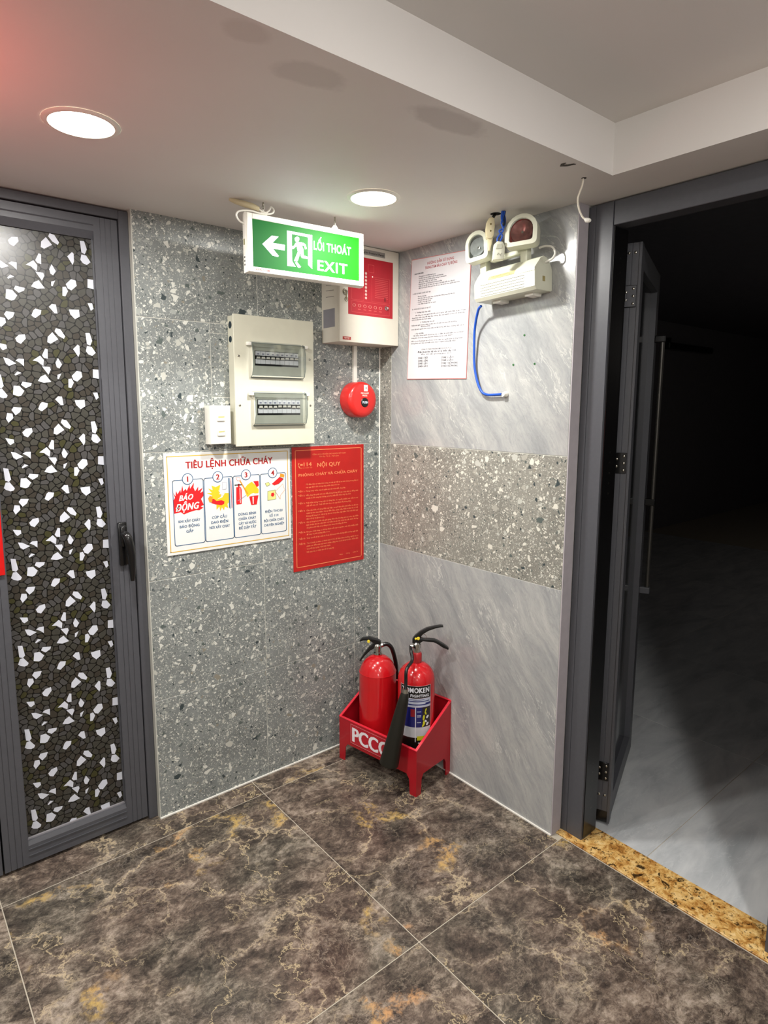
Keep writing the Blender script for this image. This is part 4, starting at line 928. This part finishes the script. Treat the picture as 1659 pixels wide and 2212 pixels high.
for i, (s_, w) in enumerate([('- Đèn nguồn AC POWER sáng liên tục', .088), ('- Vôn kế chỉ mức bình thường, các đèn khu vực không sáng', .125), ('- Các công tắc ở vị trí bình thường, không có chuông báo', .141), ('- Đèn báo điện áp 24V sáng', .094), ('- Điện thoại, đèn, còi ở trạng thái chờ và không hoạt động', .120), ('- Kiểm tra các đầu báo khói, báo nhiệt và nút nhấn khẩn theo định kỳ', .180), ('- Mọi sự cố phải được ghi vào sổ theo dõi và báo cho người phụ trách', .203)]):
    ln(s_, -.101, 1.8025-i*.0066, .0040, w, .02)
ln('II. KHI CÓ BÁO CHÁY XẢY RA', -.128, 1.7450, .0045, .092, .04)
for i, (s_, w) in enumerate([('- Đèn báo cháy sáng', .046), ('- Đèn khu vực có cháy sáng, chuông báo động vang lên liên tục', .187), ('- Xác định khu vực báo cháy', .078), ('- Kiểm tra tại chỗ', .070), ('- Gọi điện thoại cho cơ quan', .096)]):
    ln(s_, -.104, 1.7345-i*.0066, .0040, w, .02)
ln('III. CÁCH XỬ LÝ KHI CÓ SỰ CỐ', -.130, 1.6915, .0045, .096, .04)
ln('1. Trường hợp cháy thật', -.112, 1.6790, .0045, .078, .04)
ln('Báo động cho mọi người biết để thoát ra ngoài, ngắt nguồn điện và gọi 114 ngay', -.111, 1.6695, .0040, .246, .02)
ln('dùng bình chữa cháy để dập lửa, hướng dẫn mọi người ra theo lối thoát nạn', -.131, 1.6615, .0040, .262, .02)
ln('và báo cho đội chữa cháy chuyên nghiệp', -.131, 1.6545, .0040, .100, .02)
ln('2. Trường hợp báo giả', -.085, 1.6440, .0042, .072, .02)
ln('Nhấn nút ngắt chuông, kiểm tra khu vực rồi nhấn nút phục hồi hệ thống', -.131, 1.6350, .0042, .226, .03)
ln('Nếu không phục hồi được', -.081, 1.6290, .0040, .048, .02)
ln('Liên hệ với người phụ trách bảo trì hệ thống để được hướng dẫn xử lý', -.131, 1.6210, .0042, .260, .03)
ln('3. Khi mất điện', -.112, 1.6055, .0045, .046, .04)
ln('Hệ thống dùng nguồn dự phòng, khi có điện lại phải kiểm tra nút RESET', -.121, 1.5985, .0042, .252, .02)
ln('trung tâm sẽ trở lại trạng thái bình thường sau khi nhấn RESET', -.131, 1.5905, .0042, .208, .02)
ln('Nếu có sự cố phải ghi vào sổ trực và báo ngay cho người quản lý bằng RESET', -.131, 1.5790, .0042, .258, .02)
ln('không được tự ý tháo mở thiết bị khi chưa có người hướng dẫn RESET', -.131, 1.5715, .0042, .228, .02)
ln('CÔNG TY TNHH THƯƠNG MẠI DỊCH VỤ PCCC', 0, 1.5480, .0050, .152, .02, 'c')
ln('Điện thoại liên hệ bảo trì và khẩn cấp: 114', 0, 1.5390, .0058, .188, .05, 'c')
ln('Địa chỉ văn phòng giao dịch', 0, 1.5315, .0040, .150, .01, 'c')
for i, (a_, b__) in enumerate([('ZONE 1: TRỆT', 'ZONE 5: LẦU 3'), ('ZONE 2: LỬNG', 'ZONE 6: LẦU 4'), ('ZONE 3: LẦU 1', 'ZONE 7: BỘ PHÒNG'), ('ZONE 4: LẦU 2', 'ZONE 8: BỘ PHÒNG')]):
    ln(a_, -.0915, 1.5175-i*.0097, .0064, .051, .05); ln(b__, .0275, 1.5160-i*.0097, .0064, .058 if i < 2 else .078, .05)
tx.to('black_text', M_INK, t)

# ---------------------------------------------------------------- emergency light
t = empty('emergency_light', (0, -.6765, 1.675), (0, R(-2.6), R(-90))); tag(t, 'white twin head emergency light mounted on the marble wall', 'emergency light')
prof = [(-.0005, .004), (-.006, 0), (-.074, 0), (-.083, .009), (-.083, .052), (-.079, .060), (-.066, .078), (-.054, .091), (-.040, .097), (-.026, .094), (-.012, .082), (-.004, .070), (-.0005, .060)]
G().prism(prof, -.1145, .1145, 'x', .0035).to('body', M_OFFW, t, smooth=35)
g = G(); g.prism([(-.0845, .052), (-.0835, .060), (-.066, .0785), (-.055, .0905), (-.070, .0600)], .043, .1140, 'x')
g.to('raised_block', M_OFFW, t)
g = G()
for i in range(5): g.box(-.088, .078, -.0838, -.082, .0115+i*.0080, .0130+i*.0080)
g.to('vent_slot', mat('slot_shade_grey', '6f6e60', .6), t)  # grooves drawn as raised strips, their shade put into the grey
lb = G().prism([(-.0815, .0535), (-.0735, .0665)], 0, 0) if False else G()
n_ = Vector((0, -.019, .0185))
for a in (0,):
    vv = [lb.bm.verts.new(p) for p in ((-.060, -.0828, .0560), (.040, -.0828, .0560), (.040, -.0752, .0672), (-.060, -.0752, .0672))]; lb.bm.faces.new(vv)
lb = lb.to('label_strip', mat('label_yellow_strip', 'cdbf84', .35), t)
G().box(-.045, .030, -.0805, -.0800, .0600, .0608).box(-.050, .020, -.0785, -.0780, .0633, .0640).to('label_print', mat('label_brown_print', '7e6c48', .5), lb)
G().box(.1146, .1152, -.048, -.036, .026, .040, .0005).to('test_switch', mat('amber_switch', '9c8f5c', .4), t)
for x in (-.052, .068): G().prism([(x-.014, -.008), (x+.014, -.008), (x+.016, .002), (x-.016, .002)], -.050, -.010, 'y').to('mounting_clip', M_WHITE, t)
g = G(); g.box(-.078, .046, -.052, -.030, .116, .131, .005, 2)
g.to('handle_bar', M_OFFW, t, smooth=40)
for x in (-.105, .050):
    G().box(x-.012, x+.012, -.052, -.028, .084, .134, .002).to('lamp_stem', M_OFFW, t, smooth=40)
M_REFL = mat('lamp_reflector', 'b4b8b6', .2, .35, .25, 60)
M_LENS = NT('clear_lens'); trn = M_LENS.n('BsdfTransparent', {0: (.93, .94, .94, 1)}); gl2 = M_LENS.n('BsdfGlossy', {'Roughness': .04}); frn = M_LENS.n('Fresnel', {'IOR': 1.5})
mx = M_LENS.n('MixShader', {0: frn.outputs[0], 1: trn.outputs[0], 2: gl2.outputs[0]}); M_LENS.t.links.new(mx.outputs[0], M_LENS.out.inputs[0]); M_LENS = M_LENS.m
M_REFR = mat('red_tinted_reflector', 'd8403c', .25, 0, .3, 30)
def arch(w_, h_, r_, n=10, inset=0):
    # flat bottom with rounded corners, semicircular top
    w_ -= 2*inset; p = []; zb = -h_/2+inset; zt = h_/2-inset
    rc = r_
    for cx, a0 in ((w_/2-rc, 270), (w_/2, None)):
        if a0 is not None:
            for k in range(4): a = R(a0+k*30); p.append((cx+rc*math.cos(a), zb+rc+rc*math.sin(a)))
    R_ = w_/2
    zc = zt-R_*1.0
    for k in range(n+1): a = PI*k/n; p.append((R_*math.cos(a), zc+R_*math.sin(a)))
    for k in range(4): a = R(180+k*30); p.append((-w_/2+rc+rc*math.cos(a), zb+rc+rc*math.sin(a)))
    return p
def lamp(loc, rot, w_, h_, refl, lens_tint):
    hd = G()
    outer = arch(w_, h_, .012); back = arch(w_*.74, h_*.78, .010); inner = arch(w_*.99, h_*.99, .008, inset=.0115)
    A = [hd.bm.verts.new((x, 0, z)) for x, z in outer]; B = [hd.bm.verts.new((x, .030, z*.99)) for x, z in outer]; C_ = [hd.bm.verts.new((x, .052, z)) for x, z in back]
    I = [hd.bm.verts.new((x, -.001, z)) for x, z in inner]; J = [hd.bm.verts.new((x*.97, .006, z*.97)) for x, z in inner]
    n = len(outer)
    for i in range(n):
        j = (i+1) % n
        hd.bm.faces.new((A[i], A[j], B[j], B[i])); hd.bm.faces.new((B[i], B[j], C_[j], C_[i])); hd.bm.faces.new((A[j], A[i], I[i], I[j])); hd.bm.faces.new((I[j], I[i], J[i], J[j]))
    hd.bm.faces.new(C_)
    h_o = hd.to('lamp_head', M_OFFW, t, loc, 40, rot)
    rf = G(); rr_ = w_*.36
    K = [(x*.97, z*.97) for x, z in inner]
    rf.prism(K, .0195, .021, 'y')
    # conical reflector and square skirt
    rf.lathe([(.005, -.019), (rr_*.55, -.0150), (rr_*.95, -.0072)], (0, 0, -.002), 24, 'y')
    rf.to('reflector', refl, h_o, smooth=50)
    g2 = G(); V0 = [g2.bm.verts.new((x, .0062, z)) for x, z in K]; V1 = [g2.bm.verts.new((x*.94, .020, z*.94)) for x, z in K]
    for i in range(n): g2.bm.faces.new((V0[i], V0[(i+1) % n], V1[(i+1) % n], V1[i]))
    g2.to('reflector_skirt', lens_tint, h_o)
    G().tube([(0, .019, -.002), (0, .012, -.002)], .0035, 10).to('bulb', M_CHROME, h_o, smooth=50)
    G().prism(K, .0035, .0045, 'y').to('lens', M_LENS, h_o)
    return h_o
lamp((-.1010, -.086, .1660), (R(-6), R(-5), R(10)), .079, .092, M_REFL, mat('smoky_reflector', '9ea39f', .35, 0))
lamp((.0705, -.088, .1710), (R(-10), 0, R(20)), .094, .092, mat('reddish_reflector', 'b8736c', .2, .3, .35, 70), M_REFR)
G().tube([(.083, -.020, .128), (.105, -.020, .128), (.128, -.022, .120), (.140, -.024, .102), (.136, -.030, .086), (.118, -.034, .080), (.113, -.034, .079)], .0032, 10, 5).to('lamp_cable', M_WHITE, t, smooth=60)
G().tube([(-.107, -.035, .120), (-.112, -.040, .108), (-.118, -.045, .092), (-.1155, -.048, .075), (-.112, -.048, .068)], .0026, 10, 5).to('lamp_cable', M_WHITE, t, smooth=60)
# blue cable loop from the light to the wall
t = empty('blue_cable_loop', (0, -.52, 1.68), WR); tag(t, 'blue cable looping from under the emergency light to a wall anchor', 'cable')
def wpt(y, z, d): return (-(y+.52), -d, z-1.68)
G().tube([wpt(-.566, 1.661, .055), wpt(-.545, 1.650, .045), wpt(-.515, 1.600, .025), wpt(-.506, 1.540, .016), wpt(-.506, 1.480, .012), wpt(-.520, 1.430, .012), wpt(-.540, 1.398, .012), wpt(-.565, 1.388, .012), wpt(-.600, 1.388, .012), wpt(-.622, 1.389, .012)], .0042, 10, 6).to('cable', M_BLUE, t, smooth=60)
G().lathe([(0, .017), (.006, .016), (.008, .010), (.009, .002), (.009, .0005)], wpt(-.632, 1.389, .0), 14, 'y').box(.104, .112, -.014, -.001, -.300, -.288, .001).to('wall_anchor', M_WHITE, t, smooth=40)
for y, z, lb in ((-.6953, 1.566, 'upper green wall plug below the emergency light'), (-.6563, 1.4794, 'lower left green wall plug in the marble wall'), (-.737, 1.4784, 'lower right green wall plug in the marble wall')):
    o = empty('wall_plug', (0, y, z), WR); tag(o, lb, 'wall plug', 'green wall plugs')
    G().lathe([(.0016, -.001), (.0018, .0016), (.0032, .0014), (.0036, 0)], (0, 0, 0), 10, 'y').to('sleeve', mat('green_plug', '3f7a45', .5), o)
    G().lathe([(0, .0003), (.0022, .0003)], (0, 0, 0), 10, 'y').to('bore', M_BLACK, o)
# adapter and rocker plug hanging from the ceiling on blue wires
t = empty('hanging_socket', (-.095, -.650, H)); tag(t, 'beige cable socket hanging by blue wires from a ceiling hole', 'socket')
t.rotation_euler = (0, 0, R(-42))
G().lathe([(0, -.0006), (.013, -.0008), (.016, -.0003)], (0, 0, 0), 14).to('ceiling_hole', mat('hole_black', '151515', .9), t)
G().tube([(.000, 0, 0), (-.006, -.004, -.008), (-.010, -.004, -.016)], .0045, 8, 3).to('black_sleeve', M_BLACK, t, smooth=60)
G().prism([(-.013, -.070), (-.008, -.074), (.002, -.074), (.009, -.066), (.0115, -.035), (.009, -.018), (.003, -.014), (-.006, -.016), (-.012, -.026), (-.0150, -.045)], -.014, .010, 'y', .003).xf(Matrix.Translation((-.014, 0, .002))).to('socket_body', M_BEIGE, t, smooth=40)
for z in (-.032, -.051): G().lathe([(0, .0008), (.0022, .0008), (.0026, 0)], (-.015, -.014, z), 10, 'y').to('socket_hole', mat('hole_brown', '6a5c2c', .7), t)
G().prism([(-.011, -.070), (.005, -.070), (.004, -.082), (.001, -.094), (-.001, -.106), (-.007, -.106), (-.009, -.090)], -.008, .006, 'y', .002).xf(Matrix.Translation((-.012, 0, .002))).to('strain_relief', M_BEIGE, t, smooth=40)
t = empty('rocker_plug', (-.118, -.684, 1.7935), (0, 0, R(-42))); tag(t, 'white rocker plug dangling in front of the emergency light', 'plug')
G().prism([(-.0175, -.026), (.014, -.024), (.0175, .002), (.0165, .014), (.010, .025), (-.005, .0265), (-.014, .018)], -.014, .012, 'y', .0035).to('plug_body', M_OFFW, t, smooth=40)
G().prism([(-.010, .004), (.008, .006), (.007, .017), (-.006, .017)], -.0152, -.0135, 'y', .0005).to('switch_recess', mat('pale_grey_plastic', 'b9baa8', .4), t)
G().tube([(-.006, -.0146, -.012), (-.004, -.0146, -.006), (.002, -.0146, -.014), (.006, -.0146, -.006)], .0007, 6).to('moulded_mark', mat('pale_grey_plastic', 'b9baa8', .4), t)
o = G().tube([(.016, .012, .114), (.012, .010, .095), (.006, .0, .078), (.012, -.002, .060), (.004, 0, .048), (-.004, 0, .036), (-.002, 0, .022)], .0026, 8, 5).tube([(.013, .015, .114), (.018, .010, .090), (.013, .0, .066), (.000, -.002, .056), (.010, 0, .044), (.002, .0, .024)], .0026, 8, 5).tube([(.010, .012, .114), (.008, .010, .098), (.010, .004, .082)], .0035, 8, 4)
o.to('blue_wires', M_BLUE, t, smooth=60)
G().tube([(.0170, .014, .1145), (.015, .012, .100), (.016, .006, .084), (.014, .002, .070)], .0032, 8, 5).to('dark_wire', M_BLUED, t, smooth=60)
# loose white wire near the doorway corner
t = empty('loose_wire', (-.155, -.982, H)); tag(t, 'loose white wire with connector dangling from ceiling by the doorway', 'wire')
G().tube([(0, .002, .0), (0, .004, -.016), (0, .010, -.030), (0, .015, -.046), (0, .011, -.068), (0, .0, -.090), (0, -.010, -.099)], .0024, 8, 6).to('cable', M_WIRE, t, smooth=60)
G().tube([(0, -.008, -.0975), (0, -.012, -.101), (0, -.020, -.1035), (0, -.0235, -.1045)], [.003, .0055, .0055, .0035], 10).to('connector', M_WHITE, t, smooth=40)
G().lathe([(0, -.0008), (.006, -.0006), (.0065, -.0001)], (0, 0, 0), 12).to('ceiling_hole', mat('hole_black', '151515', .9), t)
o = G().prism([(-.2675, -.991), (-.2565, -1.002), (-.250, -1.022), (-.2560, -1.020), (-.262, -1.008), (-.2695, -1.000), (-.274, -1.012), (-.277, -1.000)], H-.0016, H-.0002, 'z').to('filler_flake', mat('dark_crack', '4a4640', .8)); tag(o, 'small dark chipped crack in the ceiling near the tray corner', 'crack')
# red notice at the left edge, on the left leaf of the glass door
o = G().box(-1.66, -1.3085, .0180, .0215, .888, 1.320, .001).to('red_notice', mat('bright_red_board', 'c60d0c', .35, coat=.2)); tag(o, 'plain edge of a red notice board on the glass door at the left', 'notice board')

# ---------------------------------------------------------------- extinguisher stand
TH = -1.41390
t = empty('extinguisher_stand', (-.2582, -.0772, 0), (0, 0, TH)); tag(t, 'red painted steel PCCC extinguisher stand in the corner', 'extinguisher stand')
L, DP, ZF, ZBk, LEG = .378, .205, .1715, .2845, .072
def legged(w_, zt0, zt1, lw=.040):
    return [(0, 0), (lw*.72, 0), (lw*.80, LEG-.016), (lw*1.1, LEG), (w_-lw*1.1, LEG), (w_-lw*.80, LEG-.016), (w_-lw*.72, 0), (w_, 0), (w_, zt1), (0, zt0)]
G().prism(legged(L, ZF, ZF), 0, .003, 'y').to('front_panel', M_REDBOX, t)
G().prism(legged(L, ZBk, ZBk), DP-.003, DP, 'y').to('back_panel', M_REDBOX, t)
for x in (.0, L-.003):
    G().prism([(y+.003, z) for y, z in legged(DP-.006, ZF, ZBk, .034)], x, x+.003, 'x').to('side_panel', M_REDBOX, t)
G().box(.003, L-.003, .003, DP-.003, .082, .085).to('floor_plate', M_REDBOX, t)
M_RIM = mat('rim_bright_red', 'd8283a', .3, coat=.5)
rw = .0085
G().box(0, L, -.001, rw, ZF-.002, ZF+.0015, .0008).to('rim', M_RIM, t)
G().box(0, L, DP-rw, DP+.001, ZBk-.002, ZBk+.0015, .0008).to('rim', M_RIM, t)
for x0, x1 in ((-.001, rw), (L-rw, L+.001)):
    G().prism([(0, ZF-.002), (DP, ZBk-.002), (DP, ZBk+.0015), (0, ZF+.0015)], x0, x1, 'x').to('rim', M_RIM, t)
pl = G().box(.060, .262, -.0012, -.0002, .0845, .1640).to('name_plate', mat('plate_red', 'b8162a', .3, coat=.3), t)
g = G(); frame2(g, .062, .260, .0865, .1620, .0012, -.0015); g.to('plate_border', mat('pale_pink_line', 'dba0a0', .5), pl)
TX().add('PCCC', .0715, .0965, .0545, width=.178, bold=.05, sp=1.0, y=-.0016, res=3).to('lettering', mat('white_letters', 'eee8ec', .4), pl)
def onstand(x, y): return (-.2582+math.cos(TH)*x-math.sin(TH)*y, -.0772+math.sin(TH)*x+math.cos(TH)*y)

# ---------------------------------------------------------------- extinguisher 1 (powder, plain red)
ex, ey = onstand(.1110, .096)
CR = R(-42.5)
t = empty('fire_extinguisher', (ex, ey, .085), (0, 0, CR)); tag(t, 'plain red powder fire extinguisher at the left of the red stand', 'fire extinguisher')
G().lathe([(0, .001), (.062, .001), (.066, .006), (.0705, .010), (.0705, .258), (.0700, .272), (.0695, .2725), (.0655, .286), (.058, .302), (.046, .318), (.030, .329), (.0165, .333), (.0165, .338), (0, .338)], seg=48).to('cylinder', M_RED, t, smooth=28)
G().torus((0, 0, .2715), .0698, .0012, 'z', 48, 6).to('weld_ring', M_RED, t, smooth=60)
G().lathe([(.0165, .335), (.0165, .345), (.013, .347), (.013, .360), (.016, .362), (.016, .372), (.010, .378), (0, .378)], seg=24).to('valve', M_CHROME, t, smooth=35)
G().tube([(0, 0, .368), (.019, .004, .372)], [.010, .009], 14).lathe([(.0085, 0)], (0, 0, 0), 3).to('outlet', M_CHROME, t, smooth=40)
G().tube([(.018, .004, .372), (.034, .008, .374), (.050, .012, .360), (.060, .020, .330), (.068, .034, .285), (.072, .050, .22)], .0080, 12, 5).to('hose', M_BLACK, t, smooth=60)
G().prism([(.012, .388), (.0, .396), (-.030, .404), (-.058, .400), (-.068, .391), (-.066, .386), (-.056, .391), (-.034, .393), (-.022, .386), (-.006, .376), (.012, .374)], -.009, .009, 'y', .0015).to('upper_lever', M_BLACK, t, smooth=40)
G().prism([(-.004, .376), (-.018, .378), (-.032, .366), (-.052, .340), (-.069, .311), (-.066, .309), (-.046, .334), (-.028, .352), (-.006, .366)], -.009, .009, 'y', .0015).to('carrying_handle', M_BLACK, t, smooth=40)
G().lathe([(0, .0125), (.005, .012), (.006, .009)], (-.034, 0, .389), 12, 'y').to('safety_seal', M_YEL, t, smooth=40)

# ---------------------------------------------------------------- extinguisher 2 (CO2 with horn)
ex, ey = onstand(.3000, .0935)
t = empty('fire_extinguisher', (ex, ey, .085), (0, 0, CR)); tag(t, 'red CO2 fire extinguisher with black horn and printed label', 'fire extinguisher')
prof = [(0, .001), (.055, .001), (.062, .006), (.0665, .012), (.0665, .296)]
for k in range(1, 9):
    a = R(k*9.4); prof.append((.0665*math.cos(a), .296+.067*math.sin(a)))
prof += [(.0165, .362), (.0165, .366), (0, .366)]
G().lathe(prof, seg=56).to('cylinder', M_RED, t, smooth=28)
G().lathe([(.0165, .360), (.0185, .362), (.0185, .392), (.0165, .396), (.010, .397)], seg=28).to('neck_ring', mat('dark_red_collar', '9e1a20', .3, coat=.4), t, smooth=35)
G().lathe([(.012, .394), (.0125, .412), (.015, .414), (.015, .428), (.010, .434), (0, .434)], seg=24).tube([(-.024, -.004, .418), (-.008, 0, .420)], [.007, .008], 14).to('valve', M_CHROME, t, smooth=35)
G().prism([(-.016, .432), (-.016, .446), (-.008, .458), (.010, .474), (.034, .488), (.062, .495), (.082, .499), (.092, .498), (.093, .493), (.082, .492), (.066, .488), (.040, .478), (.022, .466), (.014, .456), (.012, .432)], -.0085, .0085, 'y', .0015).to('upper_lever', M_BLACK, t, smooth=40)
G().prism([(-.012, .430), (-.006, .446), (.014, .452), (.024, .448), (.044, .448), (.062, .447), (.078, .440), (.096, .429), (.113, .416), (.112, .410), (.092, .418), (.074, .430), (.060, .437), (.040, .438), (.022, .440), (.010, .432)], -.0095, .0095, 'y', .0015).to('carrying_handle', M_BLACK, t, smooth=40)
G().lathe([(0, .0125), (.0048, .012), (.006, .0085)], (.005, 0, .450), 12, 'y').lathe([(0, .0125), (.003, .012), (.004, .0085)], (-.004, 0, .449), 12, 'y').to('safety_seal', M_YEL, t, smooth=40)
G().torus((.024, -.002, .455), .009, .0007, 'y', 16, 5).to('pull_ring', mat('reddish_wire', '8c6a62', .4, .6), t, smooth=60)
# hose and horn: converted from stand coordinates to the local frame of the extinguisher
def loc2(x, y, z):
    wx, wy = onstand(x, y); dx, dy = wx-ex, wy-ey; c_, s_ = math.cos(-CR), math.sin(-CR)
    return (dx*c_-dy*s_, dx*s_+dy*c_, z-.085)
G().tube([(-.022, -.004, .418), (-.020, -.030, .410), (-.016, -.050, .385), loc2(.330, .000, .455), loc2(.334, -.008, .412), loc2(.338, -.014, .388)], [.0055, .0058, .006, .006, .006, .0065], 12, 5).to('hose', M_BLACK, t, smooth=60)
hp = [Vector(loc2(.338, -.014, .392)), Vector(loc2(.337, -.0155, .378)), Vector(loc2(.336, -.017, .370)), Vector(loc2(.296, -.050, .118))]
G().tube([hp[0], hp[1]], [.010, .0115], 16).to('horn_collar', M_STEEL, t, smooth=40)
gh = G(); gh.tube([hp[1], hp[2], hp[2].lerp(hp[3], .1), hp[3]], [.0125, .0150, .0185, .0340], 24, cap=False)
gh.tube([hp[3], hp[2].lerp(hp[3], .12)], [.0325, .0170], 24, cap=True)
gh.to('horn', mat('horn_black_rubber', '17160f', .5), t, smooth=40)
# wrapped label
def band(g, x0, x1, z0, z1, mi, rr_=.0669, n=16):
    n = max(2, int(abs(x1-x0)/.006))
    for i in range(n):
        a = (x0+(x1-x0)*i/n)/rr_; b = (x0+(x1-x0)*(i+1)/n)/rr_
        q = g.bm.faces.new([g.bm.verts.new((math.sin(k)*rr_, -math.cos(k)*rr_, z)) for k, z in ((a, z0), (b, z0), (b, z1), (a, z1))]); q.material_index = mi
g = G(); lm = [mat('label_black', '14110f', .35, coat=.3), mat('label_silver', 'b9bfd0', .3, coat=.3), mat('label_navy', '1b1e6a', .35, coat=.3), mat('label_pale', 'c3c6cc', .3, coat=.3), mat('label_yellow', 'c9c62a', .35), mat('label_white', 'dcdce4', .4), mat('label_red', '8c1a24', .4), mat('label_dkbrown', '2a2226', .4), mat('label_pinkline', 'd9a0a4', .5)]
XL, XR = -.062, .056
band(g, XL-.0015, XR+.0015, .012, .2985, 8, .0668)
band(g, XL, XR, .2525, .2970, 0); band(g, XL, XR, .2195, .2520, 1); band(g, XL, XR, .1450, .2190, 2); band(g, XL, XR, .1065, .1448, 3); band(g, XL, XR, .012, .1063, 0)
r2 = .0671
band(g, XL, XR, .2270, .2310, 2, r2); band(g, XL+.004, XR-.006, .2395, .2425, 2, r2); band(g, .034, XR, .2275, .2350, 2, r2); band(g, XL+.01, .030, .2465, .2480, 2, r2)
band(g, .022, XR, .1455, .2185, 7, r2); band(g, -.0035, -.0005, .090, .2200, 5, r2); band(g, -.020, -.0045, .184, .212, 6, r2)
band(g, .004, .048, .0960, .1120, 4, r2); band(g, .008, .040, .0840, .0885, 5, r2)
for z in (.202, .188, .183, .162): band(g, .003, .018, z, z+.0025, 1, r2)
def blob(cx, cz, rx, rz, mi, rr_=.0673, lean=0.0):
    q = g.bm.faces.new([g.bm.verts.new((math.sin((cx+rx*math.cos(k*PI/5)+lean*rz*math.sin(k*PI/5))/rr_)*rr_, -math.cos((cx+rx*math.cos(k*PI/5)+lean*rz*math.sin(k*PI/5))/rr_)*rr_, cz+rz*math.sin(k*PI/5))) for k in range(10)]); q.material_index = mi
for cx, cz, rx, rz, mi, ln_ in ((.036, .208, .003, .006, 4, .3), (.035, .196, .0035, .007, 4, -.3), (.028, .180, .004, .011, 4, .1), (.029, .160, .0045, .008, 4, 0), (.026, .152, .004, .006, 4, .4), (.043, .181, .005, .006, 5, .4), (.036, .166, .004, .005, 5, -.4), (.043, .155, .005, .006, 5, .4)):
    blob(cx, cz, rx, rz, mi, .0673, ln_)
g.to('label', lm, t)
TX().add('TOMOKEN', -.003, .2735, .0180, width=.102, align='c', bold=.045, y=-.0009).add('FIRE FIGHTING', -.003, .2570, .0105, width=.100, align='c', bold=.04, y=-.0009).bend(.0669).to('label_lettering', mat('label_white', 'dcdce4', .4), t)
print('objects', len(bpy.data.objects))
